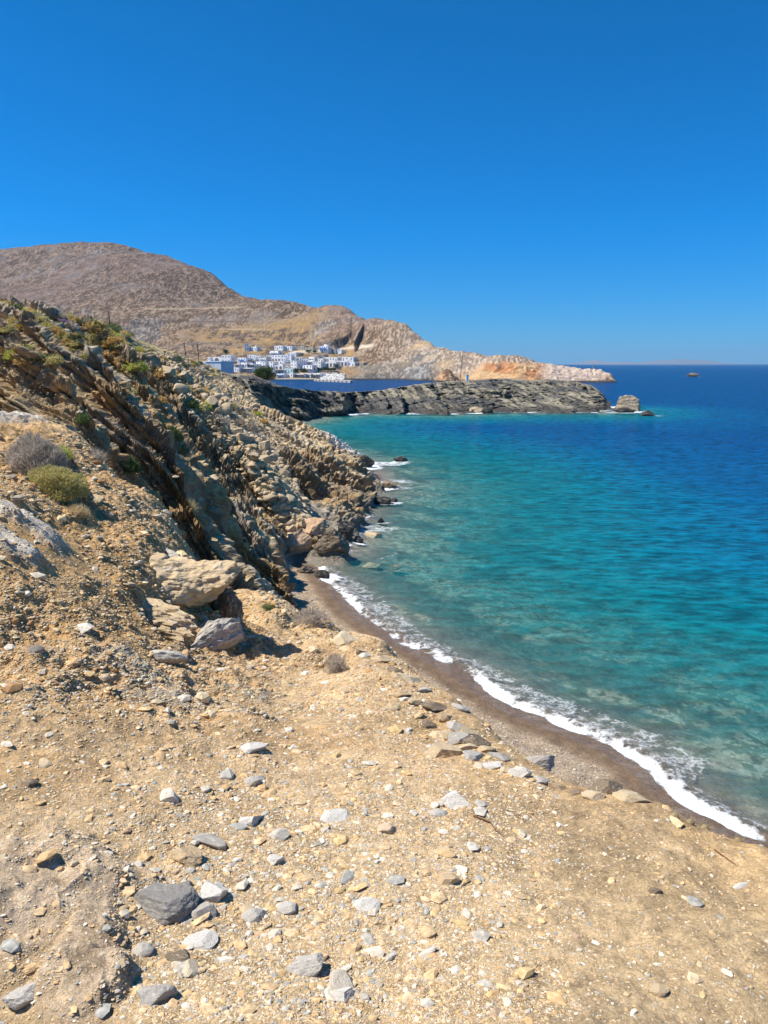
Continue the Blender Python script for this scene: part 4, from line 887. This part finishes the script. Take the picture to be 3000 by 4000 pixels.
for px, py, w, h, k in [(520,1465,110,36,'lime'),(470,1480,60,30,'green'),(560,1455,70,34,'grey'),(640,1465,90,34,'ochre'),(690,1500,100,34,'olive'),(760,1515,90,30,'ochre'),(700,1450,70,26,'ochre'),(610,1420,50,20,'olive'),(735,1610,80,34,'green'),
                        (790,1620,70,34,'lime'),(620,1590,60,30,'ochre'),(670,1610,50,22,'green'),(850,1640,80,40,'grey'),(980,1700,66,46,'grey'),(930,1680,60,36,'grey'),(860,1690,50,30,'grey'),(1000,1620,50,16,'lime'),(500,1540,60,26,'olive'),
                        (540,1370,44,18,'lime'),(350,1430,60,34,'grey'),(210,1425,60,34,'olive'),(90,1440,70,30,'ochre'),(900,1600,50,20,'olive'),(560,1620,46,20,'green'),(1030,1660,40,18,'ochre'),(800,1575,44,18,'olive'),(40,1420,60,34,'lime'),(150,1410,60,30,'green')]:
    hs_(px, py, w, h, k)

# driftwood, twigs
def stick(name, label, cat, pts, r0, mat, wob=.0):
    P_ = [np.array(p) for p in pts]; V = []; Q = []; n = 6
    for i, p in enumerate(P_):
        t = P_[min(i+1, len(P_)-1)]-P_[max(i-1, 0)]; t = t/np.linalg.norm(t); a = np.cross(t, [0, 0, 1.0]); a /= np.linalg.norm(a)+1e-9; b = np.cross(t, a); r = r0*(1-.75*i/(len(P_)-1))
        V += [p+r*(math.cos(k*2*math.pi/n)*a+math.sin(k*2*math.pi/n)*b) for k in range(n)]
    for i in range(len(P_)-1):
        Q += [(i*n+k, i*n+(k+1) % n, (i+1)*n+(k+1) % n, (i+1)*n+k) for k in range(n)]
    return tag(link(bpy.data.objects.new(name, npmesh(name, V, Q, mat, smooth=True))), label, cat)
M_twig = mat_plain('brown twig', (.16, .08, .05), .9, .3, 12)
def lift(pxs, up):
    out = []
    for k, (px, py) in enumerate(pxs):
        p = hit(px, py); out.append((p[0], p[1], float(hz(p[0], p[1]))+(up[k] if isinstance(up, list) else up)))
    return out
stick('branch', 'weathered forked branch lying beside the olive cushion shrub', 'branch', lift([(232,1845),(262,1838),(285,1836),(310,1858)], [.04, .1, .1, .02]), .022, M_wood)
stick('branch', 'shorter dead branch under the forked one by the shrub', 'branch', lift([(240,1836),(270,1850),(292,1852)], [.03, .05, .03]), .016, M_wood)
stick('twig', 'thin dark red twig curling on the gravel near the striped slab', 'twig', lift([(1850,3195),(1890,3210),(1915,3222),(1935,3250),(1968,3275)], .006), .004, M_twig)
stick('twig', 'straight thin dark twig on the sandy ground by the edge', 'twig', lift([(2790,3325),(2830,3355),(2882,3392)], .005), .0028, M_twig)

# ------------------------------------------------------------------ village
M_wall = mat_plain('white lime wash', (.90, .89, .87), .85, .05, .6)
M_wallb = mat_plain('cool white wash', (.84, .84, .84), .85, .05, .6)
M_stonew = mat_plain('bare stone wall', (.46, .41, .34), .9, .25, 1.2)
M_glass = mat_plain('dark window glass', (.15, .17, .20), .3, .2, .5)
M_blue = mat_plain('blue painted wood', (.05, .18, .50), .6, .1, 1)
M_shade = mat_plain('brown reed awning', (.20, .16, .12), .9, .2, 1)
M_greyw = mat_plain('pale blue grey cladding', (.62, .62, .61), .8, .05, .3)
M_quay = mat_plain('quay concrete', (.46, .43, .38), .9, .15, .5)
M_tyre = mat_plain('black rubber', (.03, .03, .03), .8)
def box(V, Q, x0, x1, y0, y1, z0, z1):
    b = len(V); V += [(x0,y0,z0),(x1,y0,z0),(x1,y1,z0),(x0,y1,z0),(x0,y0,z1),(x1,y0,z1),(x1,y1,z1),(x0,y1,z1)]
    Q += [(b+3,b+2,b+1,b),(b+4,b+5,b+6,b+7),(b,b+1,b+5,b+4),(b+1,b+2,b+6,b+5),(b+2,b+3,b+7,b+6),(b+3,b,b+4,b+7)]
def arch_prism(x0, x1, z0, z1, y0, y1, n=8):
    r = (x1-x0)/2; cx = (x0+x1)/2; zc = z1-r; pf = [(x0, z0), (x1, z0)]+[(cx+r*math.cos(math.pi*k/n), zc+r*math.sin(math.pi*k/n)) for k in range(n+1)]
    V = [(a, y0, b) for a, b in pf]+[(a, y1, b) for a, b in pf]; m_ = len(pf)
    me = bpy.data.meshes.new('window'); me.from_pydata(V, [], [list(range(m_))[::-1], list(range(m_, 2*m_))]+[[k, (k+1) % m_, m_+(k+1) % m_, m_+k] for k in range(m_)]); return me
def house(x0_, x1_, yt, yb, label, floors=1, nwin=None, wall=None, kind='', rz=0.0, depth=7.0, name='house', pane=None, door=True, roofbox=False, Y=None, stair=False):
    x0, x1 = x0_-.06*(x1_-x0_), x1_+.06*(x1_-x0_); Y = Y or vy(yb); k = Y/F; cx = (x0+x1)/2; p = at(cx, yb, Y); w = (x1-x0)*k; h = (yb-yt)*k
    e = link(bpy.data.objects.new(name, None)); e.location = p; e.rotation_euler[2] = rz; tag(e, label, 'house')
    wall = wall or M_wall; pane = pane or M_glass
    V, Q = [], []; hw = w/2; t = .3
    box(V, Q, -hw, hw, 0, depth, -3.5, h-.45)
    for a in ((-hw, hw, 0, t), (-hw, hw, depth-t, depth), (-hw, -hw+t, t, depth-t), (hw-t, hw, t, depth-t)): box(V, Q, *a, h-.447, h)
    if roofbox: box(V, Q, -hw*.3, hw*.25, depth*.4, depth*.85, h-.44, h+1.5)
    link(bpy.data.objects.new('wall', npmesh('wall', V, Q, wall)), e)
    if 'chim' in kind:
        V, Q = [], []; box(V, Q, hw*.4, hw*.4+.6, depth*.5, depth*.5+.6, h-.44, h+1.0); link(bpy.data.objects.new('chimney', npmesh('chimney', V, Q, wall)), e)
    fh = h/floors; nwin = nwin or max(1, int(w/2.6))
    for f in range(floors):
        z0 = f*fh
        for i in range(nwin):
            xc = -hw+w*(i+.5)/nwin; isd = door and f == 0 and i % 3 == 1; ww = min(w/nwin*.32, 1.0)
            if 'arch' in kind and f == 0:
                ww = w/nwin*.62; me = arch_prism(xc-ww/2, xc+ww/2, z0+.1, z0+fh*.8, -.06, .05); me.materials.append(M_glass)
                link(bpy.data.objects.new('arch_window', me), e); continue
            V, Q = [], []
            if isd: box(V, Q, xc-ww*.45, xc+ww*.45, -.07, .05, z0+.02, z0+min(2.3, fh*.75))
            else: box(V, Q, xc-ww/2, xc+ww/2, -.06, .05, z0+fh*.38, z0+fh*.78)
            nm_ = 'door' if isd else 'window'
            link(bpy.data.objects.new(nm_, npmesh(nm_, V, Q, M_blue if (isd and i % 4 == 1 and len(label) % 3 == 0) or ('blue' in kind and i % 2 == 0) else pane)), e)
    for s_ in (-1, 1):                                     # openings in the side wall
        V, Q = [], []; xs = s_*hw; box(V, Q, min(xs, xs+s_*.06), max(xs, xs+s_*.06), depth*.4, depth*.55, h*.35, h*.65); link(bpy.data.objects.new('window', npmesh('window', V, Q, pane)), e)
    if 'balc' in kind:
        V, Q = [], []; box(V, Q, -hw*.9, hw*.9, -1.4, -.01, fh-.12, fh+.03); box(V, Q, -hw*.9, hw*.9, -1.4, -1.3, fh+.031, fh+.95); link(bpy.data.objects.new('balcony', npmesh('balcony', V, Q, M_blue if 'blue' in kind else wall)), e)
    if 'awn' in kind:
        V, Q = [], []; box(V, Q, -hw, hw, -3.0, -.01, 2.5, 2.65)
        for i in range(4): xx = -hw+.15+(w-.45)*i/3; box(V, Q, xx, xx+.15, -2.95, -2.8, -1, 2.49)
        link(bpy.data.objects.new('awning', npmesh('awning', V, Q, M_blue if 'blue' in kind else M_shade)), e)
    if stair:
        V, Q = [], []
        for i in range(8): box(V, Q, hw+.02, hw+1.1, i*.6, i*.6+.598, -2, .35*(i+1))
        link(bpy.data.objects.new('stair', npmesh('stair', V, Q, wall)), e)
    return e
HS = [
 (952,1005,1355,1370,'white chapel like house with a two storey tower, alone on the upper left slope',1,5,None,'blue chim',0),
 (864,903,1388,1418,'two storey white house beside the low one with a dark arch, left edge of village',2,3,M_wallb,'',.05),
 (831,863,1395,1413,'low white house with one dark arch, left edge of village',1,1,None,'arch',.05),
 (811,823,1397,1412,'tiny white hut with blue door at the far left of village',1,1,None,'blue',0),
 (925,965,1398,1422,'white house with blue terrace openings, first above the long low row',2,3,None,'blue balc',-.1),
 (966,999,1399,1420,'white house with dark terrace between two stepped blocks on the left',2,2,None,'awn',.1),
 (941,967,1417,1436,'small cubic white house under the blue terrace house',1,2,None,'',0),
 (914,941,1423,1437,'white house with wide dark opening, left of the stepped rows',1,1,None,'awn',0),
 (885,937,1437,1453,'long low white house with a row of dark doors, lowest on the left',1,5,None,'',.05),
 (967,999,1422,1437,'white house with deep shaded porch in the left stepped group',1,3,None,'awn',0),
 (938,990,1437,1453,'white waterfront house behind the dark cliff top, with dark porch',1,4,None,'awn',0),
 (980,999,1389,1400,'small white house at the upper end of the left group',1,2,None,'',0),
 (999,1019,1391,1404,'small white house with two tall windows below the brown terraces',1,2,None,'',.1),
 (1019,1042,1395,1409,'unplastered grey house with two doors, above the middle of village',1,2,M_stonew,'',0),
 (998,1039,1413,1434,'wide white house above the big green tree',2,3,None,'',0),
 (1000,1032,1436,1452,'white house half hidden behind the big green tree',1,3,None,'',0),
 (1052,1089,1371,1388,'modern white house with dark strip windows near the hill path',2,1,None,'balc',-.05),
 (1059,1098,1388,1410,'white house with three arched openings, centre of village',2,3,None,'arch',0),
 (1098,1118,1387,1413,'tall narrow white house right of the three arches',2,2,None,'chim',.15),
 (1118,1138,1386,1414,'tall white house with shaded side at the end of the centre block',3,1,M_wallb,'',.2),
 (1041,1068,1413,1435,'white house right of the one above the green tree',2,2,None,'',0),
 (1068,1104,1411,1427,'white house below the three arches',1,3,None,'',0),
 (1106,1128,1411,1421,'long low white terrace house below the tall narrow ones',1,3,None,'',0),
 (1071,1106,1427,1443,'white house with arched porch over the harbour front',1,2,None,'arch',0),
 (1104,1133,1421,1437,'plain grey plastered house in the middle of the white ones',1,2,M_stonew,'',.1),
 (1134,1160,1410,1444,'tall white house with green shuttered window, right of the grey one',3,2,None,'',0),
 (1070,1106,1351,1367,'low white house with one blue door on the upper slope',1,4,None,'',0),
 (1113,1141,1353,1367,'white house with bright blue front on the upper slope',1,3,M_wallb,'blue',0),
 (1164,1190,1352,1364,'roofless dark stone ruin by the hill track',1,2,M_stonew,'',0),
 (1191,1224,1358,1373,'grey stone house by the hill track with bushes in front',1,2,M_stonew,'',.05),
 (1246,1281,1353,1376,'two storey white house with blue balcony, upper right of village',2,4,None,'blue balc',0),
 (1283,1312,1362,1374,'cream low house beside the blue balcony house',1,3,M_stonew,'',0),
 (1314,1334,1366,1376,'small plain white house, last on the right of the upper track',1,1,None,'',0),
 (1125,1158,1377,1392,'low white house under the orange bank on the hill road',1,4,None,'',-.05),
 (1158,1169,1379,1392,'little stone shed attached beside the low house on the hill road',1,1,M_stonew,'',0),
 (1160,1182,1412,1440,'three storey white house above the dark trees by the harbour',3,1,M_wallb,'',0),
 (1182,1220,1412,1426,'white house with long dark balcony above the harbour trees',1,2,None,'awn',0),
 (1182,1221,1427,1455,'large white house with balcony directly above the harbour trees',2,3,None,'balc',0),
 (1206,1229,1395,1412,'white house with round window, under the stone towers',1,2,None,'',0),
 (1229,1242,1387,1412,'narrow stone tower house, left of two near the hotel',2,1,M_stonew,'',0),
 (1244,1266,1385,1400,'stone tower house with dark openings, right of two near the hotel',1,3,M_stonew,'',0),
 (1241,1263,1401,1416,'white cube house joining the stone towers and the hotel',1,2,None,'',0),
 (1221,1254,1414,1436,'white house with three narrow windows over the terraces',2,3,None,'',0),
 (1265,1319,1396,1412,'long white hotel block with five windows in a row',1,5,None,'',0),
 (1259,1314,1414,1434,'lower hotel block with round arches, below the long white one',1,4,None,'arch',0),
 (1319,1363,1395,1409,'upper right hotel block with square windows',1,3,None,'',0),
 (1316,1358,1410,1430,'right hotel block with three big arches and a white terrace',1,3,None,'arch',0),
 (1363,1381,1395,1413,'pale blue end block of the hotel',1,1,M_wallb,'',0),
 (1358,1386,1414,1433,'white house with blue window at the cliff end of the hotel',1,2,None,'blue',0),
 (1386,1420,1418,1431,'roofless beige stone building right of the hotel, on the cliff',1,3,M_stonew,'',0),
 (1110,1146,1440,1459,'pale green tinted house with three windows on the harbour front',1,3,mat_plain('mint wash', (.62, .76, .74), .85, .05), '',0),
 (1077,1110,1444,1458,'white harbour house with dark wooden balconies, next to the mint one',1,3,None,'awn',0),
 (1112,1146,1460,1477,'white taverna under the mint house, at the quay',1,3,None,'',0),
 (1146,1190,1460,1477,'low harbour building with brown awning right of the taverna',1,5,None,'awn',0),
 (1190,1216,1459,1477,'white quay building with a dark arch',1,1,None,'arch',0),
 (1216,1252,1458,1478,'white columned pavilion at the root of the pier',1,4,None,'awn',0),
 (1078,1110,1460,1479,'blue awninged taverna at the left end of the quay',1,3,None,'blue awn',0),
]
for h_ in HS: house(*h_[:5], floors=h_[5], nwin=h_[6], wall=h_[7], kind=h_[8], rz=h_[9]-.55, roofbox=('storey' in h_[4] and 'blue balcony' in h_[4]), stair=('three arched' in h_[4]))
for fx0, fx1, fyt, fyb in [(1000,1018,1404,1419),(1020,1040,1400,1414),(1098,1112,1414,1430),(1160,1178,1396,1410),(1036,1056,1434,1450),(1052,1072,1446,1462),(1140,1156,1428,1441),(1204,1222,1408,1424),(1162,1182,1428,1442),(966,984,1386,1398),(1222,1240,1436,1450),(1096,1112,1430,1443),(1040,1060,1388,1402),(1184,1204,1402,1416),(926,942,1408,1422),(1126,1142,1396,1410)]:
    house(fx0, fx1, fyt, fyb, 'small plain white cube house packed between the larger ones of the harbour village', 1+(fx0 % 2), 2, M_wall if fx0 % 3 else M_wallb, '', -.55+.1*(fx0 % 3))
    hl_ = [o_ for o_ in COL.objects if o_.get('label') == 'small plain white cube house packed between the larger ones of the harbour village']
    for o_ in hl_: o_['group'] = 'plain white houses filling the village'
# tower of the chapel like house
e = house(960, 974, 1344, 1369, 'square white bell tower with blue windows in front of the chapel like house', 2, 2, None, 'blue', 0, 4, name='bell_tower'); e.location.y -= 4.3
# warehouse
wh = link(bpy.data.objects.new('warehouse', None)); p = at(834, 1438, 560); wh.location = p; wh.rotation_euler[2] = -.5; tag(wh, 'long pale blue grey warehouse with flat white roof, left of the village', 'warehouse')
V, Q = [], []; kk = 560/F; hwx = 37*kk; box(V, Q, -hwx, hwx, 0, 14, -4, 4.4); link(bpy.data.objects.new('wall', npmesh('wall', V, Q, M_greyw)), wh)
V, Q = [], []; box(V, Q, -hwx-.4, hwx+.4, -.4, 14.4, 4.403, 4.9); link(bpy.data.objects.new('roof', npmesh('roof', V, Q, M_wall)), wh)
V, Q = [], []; box(V, Q, -hwx-12, -hwx-.41, 0, 12, -4, 4.6); link(bpy.data.objects.new('annex', npmesh('annex', V, Q, M_wall)), wh)
V, Q = [], []; box(V, Q, 0, .12, -.1, -.003, -4, 4.39); link(bpy.data.objects.new('downpipe', npmesh('downpipe', V, Q, M_quay)), wh)

def prism(name, xy, z0, z1, mat, parent=None):
    n = len(xy); V = [(a, b, z0) for a, b in xy]+[(a, b, z1) for a, b in xy]
    me = bpy.data.meshes.new(name); me.from_pydata(V, [], [list(range(n))[::-1], list(range(n, 2*n))]+[[k, (k+1) % n, n+(k+1) % n, n+k] for k in range(n)]); me.materials.append(mat)
    return link(bpy.data.objects.new(name, me), parent)
q0 = [on(*q)[:2] for q in [(1070,1488),(1223,1488)]]; q1 = [on(*q)[:2] for q in [(1226,1489),(1368,1495)]]
e = link(bpy.data.objects.new('quay', None)); tag(e, 'pale concrete quay along the harbour front of the village', 'quay')
prism('quay_wall', [q0[0], q0[1], (q0[1][0], q0[1][1]+30), (q0[0][0], q0[0][1]+30)], -3, 1.25, M_quay, e)
e = link(bpy.data.objects.new('pier', None)); tag(e, 'long concrete pier with dark tyre fenders reaching into the harbour', 'pier')
prism('pier_deck', [(q1[0][0]+.05, q1[0][1]), q1[1], (q1[1][0]+1, q1[1][1]+11), (q1[0][0]+.05, q1[0][1]+13)], -3, 1.35, M_quay, e)
for i in range(9):
    f = (i+.7)/9.6; x = q1[0][0]+(q1[1][0]-q1[0][0])*f; y = q1[0][1]+(q1[1][1]-q1[0][1])*f
    V, Q = [], []; box(V, Q, x-.5, x+.5, y-.35, y-.02, .2, 1.0); link(bpy.data.objects.new('fender', npmesh('fender', V, Q, M_tyre)), e)
# riprap and terraces right of the pavilion
rp = []; 
for i in range(420):
    px, py = random.uniform(1255, 1345), random.uniform(1463, 1486); Y = vy(py)-6; x, y, z = at(px, py, Y); rp.append((x, y, max(z-.2, .1)))
o = pebbles('riprap', rp, RNG.uniform(1.0, 2.6, len(rp)), np.array([[.62, .59, .53], [.52, .49, .44], [.68, .65, .6]])[RNG.integers(0, 3, len(rp))], (.6, 1), 8, M_peb)
for i, (yt, yb, xa, xb) in enumerate([(1447, 1452, 1250, 1322), (1455, 1460, 1252, 1330), (1437, 1441, 1300, 1334)]):
    Y = vy(yb)-2; p = at((xa+xb)/2, yb, Y); k = Y/F; w_ = (xb-xa)*k; V, Q = [], []
    box(V, Q, -w_/2, w_/2, 0, .8, -3, .7)
    e = link(bpy.data.objects.new('terrace_wall', None)); e.location = p; tag(e, ['upper stone terrace wall with posts below the hotel', 'lower long stone terrace wall with posts above the white riprap', 'short stone terrace wall nearest the hotel arches'][i], 'wall')
    link(bpy.data.objects.new('coping', npmesh('coping', V, Q, M_stonew)), e)
    for j in range(7):
        V, Q = [], []; xx = -w_/2+.3+(w_-.6)*j/6; box(V, Q, xx-.12, xx+.12, .2, .5, .703, 1.9); link(bpy.data.objects.new('post', npmesh('post', V, Q, M_stonew)), e)

# trees
def crown_mesh(seed, n=1500, L=.10, wd=.05, clumps=26, pal=np.array([[.075, .11, .035], [.10, .14, .045], [.055, .08, .03], [.13, .16, .06]]), low=-.3):
    rg = np.random.default_rng(seed); cs = rg.normal(size=(clumps, 3)); cs /= np.linalg.norm(cs, axis=1, keepdims=True); cs *= rg.uniform(.35, .78, (clumps, 1)); cs[:, 2] = np.maximum(cs[:, 2], low)
    rad = rg.uniform(.2, .36, clumps); k = rg.integers(0, clumps, n); d = rg.normal(size=(n, 3)); d /= np.linalg.norm(d, axis=1, keepdims=True)
    p = cs[k]+d*(rad[k]*rg.uniform(.5, 1.05, n))[:, None]; t = d+rg.normal(size=(n, 3))*.8; t /= np.linalg.norm(t, axis=1, keepdims=True); s = np.cross(t, rg.normal(size=(n, 3))); s /= np.linalg.norm(s, axis=1, keepdims=True)
    l = L*rg.uniform(.6, 1.4, (n, 1)); w = wd*rg.uniform(.6, 1.4, (n, 1)); V = np.stack([p-s*w, p+s*w, p+t*l+s*w*.5, p+t*l-s*w*.5], 1).reshape(-1, 3)
    c = pal[rg.integers(0, len(pal), n)]; tone = rg.uniform(.8, 1.25, clumps)[k][:, None]
    return npmesh('crown', V, np.arange(4*n).reshape(n, 4), M_leaf, np.repeat(c*tone, 4, 0))
CR = [crown_mesh(s, 2600) for s in (1, 2, 3)]; CRB = crown_mesh(9, 14000, .055, .02, 60)
def trunk_mesh(h, r, seed):
    rg = random.Random(seed); V, Q = [], []
    def limb(a, b, ra, rb):
        a = Vector(a); b = Vector(b); t = (b-a).normalized(); s = t.orthogonal().normalized(); u_ = t.cross(s); b0 = len(V)
        for p, q in ((a, ra), (b, rb)): V.extend([tuple(p+q*(math.cos(k*1.0472)*s+math.sin(k*1.0472)*u_)) for k in range(6)])
        Q.extend([(b0+k, b0+(k+1) % 6, b0+6+(k+1) % 6, b0+6+k) for k in range(6)])
    limb((0, 0, -1), (.05*h, 0, h*.45), r, r*.7)
    for i in range(6): a = i*1.05+rg.random(); limb((.05*h, 0, h*(.3+.025*i)), (math.cos(a)*h*.3, math.sin(a)*h*.3, h*.75), r*.5, r*.15)
    return npmesh('trunk', V, Q, M_wood)
def tree(label, px, yt, yb, w, Y, big=False, i=0, name='tree', group=None, cat='tree'):
    k = Y/F; h = (yb-yt)*k; ww = w*k; p = at(px, yb, Y); e = link(bpy.data.objects.new(name, None)); e.location = p; tag(e, label, cat, group)
    link(bpy.data.objects.new('trunk', trunk_mesh(h, h*.045, i)), e)
    o = link(bpy.data.objects.new('crown', CRB if big else CR[i % 3]), e); o.scale = (ww/2, ww/2, h*.55); o.location = (0, 0, h*.5); o.rotation_euler[2] = i*1.3
tree('big round green tree standing behind the root of the dark peninsula', 1036, 1430, 1496, 100, 186, True, 1)
tree('dark green tree on the harbour front, left of two', 1158, 1439, 1458, 24, vy(1458)-6, i=1)
tree('dark green tree on the harbour front, right of two', 1186, 1437, 1459, 30, vy(1459)-6, i=2)
for j, px in enumerate([1230, 1243, 1256, 1268, 1281, 1294, 1306]):
    tree('dark green tree in the clipped row above the terraces', px, 1433+(j % 3)*2, 1450, 19, vy(1450)-1, i=j, group='trees in the row above the terraces')
tree('dark tree standing against the white hotel arches', 1315, 1422, 1440, 20, vy(1440), i=4)
tree('bush tree in front of the grey stone house on the hill track', 1205, 1366, 1377, 24, vy(1377), i=5); tree('dark bush right of the one before the stone house', 1229, 1368, 1379, 18, vy(1379), i=6)
tree('small dark tree beside the village road in the open', 1178, 1396, 1408, 9, vy(1408), i=7)
tree('lone round green bush on the hillside left of the tower house', 881, 1364, 1380, 22, vy(1380), i=8, name='bush', cat='bush')
tree('lone green bush high on the terraced hillside', 907, 1290, 1304, 20, 880, i=9, name='bush', cat='bush')

# poles
M_pole = mat_plain('tarred wooden pole', (.07, .05, .04), .9, .3, 2)
def pole(label, xb, yb, xt, yt, Y, r=.13, below=3.0, arm=True, mat=None):
    a = Vector(at(xb, yb, Y)); b = Vector(at(xt, yt, Y)); d = (b-a); a2 = a-d.normalized()*below; e = link(bpy.data.objects.new('utility_pole', None)); e.location = a2; tag(e, label, 'pole')
    d = b-a2; V, Q = [], []; n = 8
    for f, rr in ((0, r), (1, r*.7)):
        for k in range(n): V.append((d.x*f+rr*math.cos(k*.7854), d.y*f+rr*math.sin(k*.7854), d.z*f))
    Q = [(k, (k+1) % n, n+(k+1) % n, n+k) for k in range(n)]; Q += [(n, n+1, n+2, n+3), (n, n+3, n+4, n+7), (n+4, n+5, n+6, n+7)]
    link(bpy.data.objects.new('shaft', npmesh('shaft', V, Q, mat or M_pole)), e)
    if arm:
        V, Q = [], []; box(V, Q, d.x-.28, d.x+.28, d.y-.05, d.y+.05, d.z-.35, d.z-.26); link(bpy.data.objects.new('crossarm', npmesh('crossarm', V, Q, M_pole)), e)
pole('dark wooden utility pole leaning left, tallest on the near crest', 431, 1290, 424, 1214, 168, .14)
pole('thin pale pole left of the leaning one on the near crest', 369, 1262, 369, 1216, 190, .09, mat=M_wood)
pole('dark pole on the cliff crest before the village, left of two', 727, 1402, 719, 1336, 190, .12)
pole('dark pole on the cliff crest before the village, right of two', 777, 1412, 771, 1341, 200, .12)
pole('short thin pole just showing over the middle of the crest', 621, 1374, 620, 1355, 185, .07, arm=False)
pole('street pole standing before the left houses of the village', 918, 1425, 917, 1374, 640, .2, arm=False, mat=M_wood)
pole('street pole at the right end of the hotel', 1402, 1420, 1402, 1384, 650, .2, arm=False, mat=M_wood)

# beacon on the cape
e = link(bpy.data.objects.new('beacon', None)); bpz = at(2317, 1448, 541); e.location = bpz; tag(e, 'small grey lattice beacon tower near the tip of the pale cape', 'beacon')
M_steel = mat_plain('galvanised steel', (.38, .40, .43), .5, .1, 2, .3)
hb = 24*541/F
for sx, sy in ((-1, -1), (1, -1), (1, 1), (-1, 1)):
    V, Q = [], []; b0 = (sx*.45, sy*.45); t0 = (sx*.2, sy*.2); r = .07
    for (cx_, cy_), z_ in ((b0, -1), (t0, hb*.78)): V += [(cx_-r, cy_-r, z_), (cx_+r, cy_-r, z_), (cx_+r, cy_+r, z_), (cx_-r, cy_+r, z_)]
    Q = [(k, (k+1) % 4, 4+(k+1) % 4, 4+k) for k in range(4)]; link(bpy.data.objects.new('leg', npmesh('leg', V, Q, M_steel)), e)
V, Q = [], []
for k in range(4): z_ = hb*(.12+.18*k); s_ = .43-.07*k; box(V, Q, -s_, s_, -s_, s_, z_, z_+.08)
link(bpy.data.objects.new('brace', npmesh('brace', V, Q, M_steel)), e)
V, Q = [], []; box(V, Q, -.36, .36, -.36, .36, hb*.781, hb*.81); box(V, Q, -.2, .2, -.2, .2, hb*.811, hb); link(bpy.data.objects.new('lantern', npmesh('lantern', V, Q, M_steel)), e)

# sailing yacht in the harbour, hut under the orange cliff
e = link(bpy.data.objects.new('sailing_yacht', None)); YB = 455; yp = at(1803, 1490, YB); e.location = (yp[0], YB, 0); e.rotation_euler[2] = .15; tag(e, 'white sailing yacht with bare tall mast moored behind the peninsula', 'yacht')
M_hull = mat_plain('white yacht hull', (.8, .8, .8), .3, .03)
V, Q = [], []; n = 9; ks = 9
for i in range(n):
    f = i/(n-1); L = -6+12*f; b_ = 1.7*math.sin(math.pi*min(1, .12+f*.85))**.6*(1 if f < .95 else .3)
    for k in range(ks): a = math.pi*k/(ks-1); V.append((L, -b_*math.cos(a), 1.35-.25*math.sin(math.pi*f)-1.6*math.sin(a)))
Q = [(i*ks+k, i*ks+k+1, (i+1)*ks+k+1, (i+1)*ks+k) for i in range(n-1) for k in range(ks-1)]+[(i*ks, (i+1)*ks, (i+1)*ks+ks-1, i*ks+ks-1) for i in range(n-1)]
link(bpy.data.objects.new('hull', npmesh('hull', V, Q, M_hull)), e)
V, Q = [], []; box(V, Q, -2, 2.2, -.9, .9, 1.15, 1.75); box(V, Q, -1.6, 1.8, -.75, .75, 1.751, 1.95); link(bpy.data.objects.new('cabin', npmesh('cabin', V, Q, M_hull)), e)
M_mast = mat_plain('dark mast', (.12, .12, .14), .5)
mh = at(1803, 1385, YB)[2]
def rod(nm, a, b, r, mat):
    a = Vector(a); b = Vector(b); t = (b-a).normalized(); s = t.orthogonal().normalized(); u_ = t.cross(s); V = [tuple(p+r*(math.cos(k*1.0472)*s+math.sin(k*1.0472)*u_)) for p in (a, b) for k in range(6)]
    return link(bpy.data.objects.new(nm, npmesh(nm, V, [(k, (k+1) % 6, 6+(k+1) % 6, 6+k) for k in range(6)], mat)), e)
rod('mast', (-1, 0, 1.3), (.3, 0, mh), .14, M_mast); rod('boom', (-.9, 0, 2.6), (-5.2, 0, 2.7), .09, M_mast); rod('forestay', (-5.6, 0, 1.3), (-.5, 0, mh*.75), .06, M_hull); rod('spreader', (-.5, -1, mh*.55), (-.5, 1, mh*.55), .06, M_mast)
house(1822, 1830, 1464, 1470, 'small white and blue hut on the shore under the orange cliff', 1, 1, None, 'blue', 0, 3, name='beach_hut', Y=517)

# far islands on the horizon
M_isl = mat_plain('far island rock', (.20, .17, .15), 1, .2, .001)
for i, (pts, Y) in enumerate([([(2240,1424),(2262,1419),(2285,1412),(2300,1407),(2312,1411),(2330,1419),(2350,1424)], 15000), ([(2355,1424),(2385,1415),(2400,1412),(2440,1414),(2470,1418),(2500,1424)], 16500),
                               ([(2470,1424),(2500,1414),(2560,1408),(2610,1406),(2640,1402),(2670,1406),(2700,1405),(2730,1411),(2780,1417),(2830,1424)], 18000)]):
    xs = np.linspace(pts[0][0], pts[-1][0], 90); ys = np.interp(xs, [p[0] for p in pts], [p[1] for p in pts]); hh = (1421.5-ys)/F*Y; hh = np.maximum(hh*1.0+14*fbm(xs*.08, xs*0+i, 5, 4)*(hh > 10), 0)+1
    vv = np.linspace(-1, 1, 25); X = (xs-1500)/F*Y; V = []
    for v in vv:
        y_ = Y+v*2200; V += [(X[k], y_, hh[k]*max(0, 1-abs(v)**1.3)*(1+.12*math.sin(v*9+k*.3))-2) for k in range(90)]
    o = link(bpy.data.objects.new('distant_island', npmesh('distant_island', V, grid_faces(25, 90), M_isl, smooth=True))); o['kind'] = 'structure'

# ------------------------------------------------------------------ sea air
V, Q = [], []; box(V, Q, -16000, 17000, -300, 21500, -16, 330)
hzo = link(bpy.data.objects.new('haze', npmesh('haze', V, Q))); hzo['kind'] = 'stuff'
hm = bpy.data.materials.new('haze'); hm.use_nodes = True; t_ = hm.node_tree; t_.nodes.remove(t_.nodes['Principled BSDF'])
pv = t_.nodes.new('ShaderNodeVolumePrincipled'); pv.inputs['Density'].default_value = 6e-5; pv.inputs['Color'].default_value = (.38, .68, 1, 1); pv.inputs['Anisotropy'].default_value = .1
t_.links.new(pv.outputs[0], t_.nodes['Material Output'].inputs['Volume']); hzo.data.materials.append(hm)
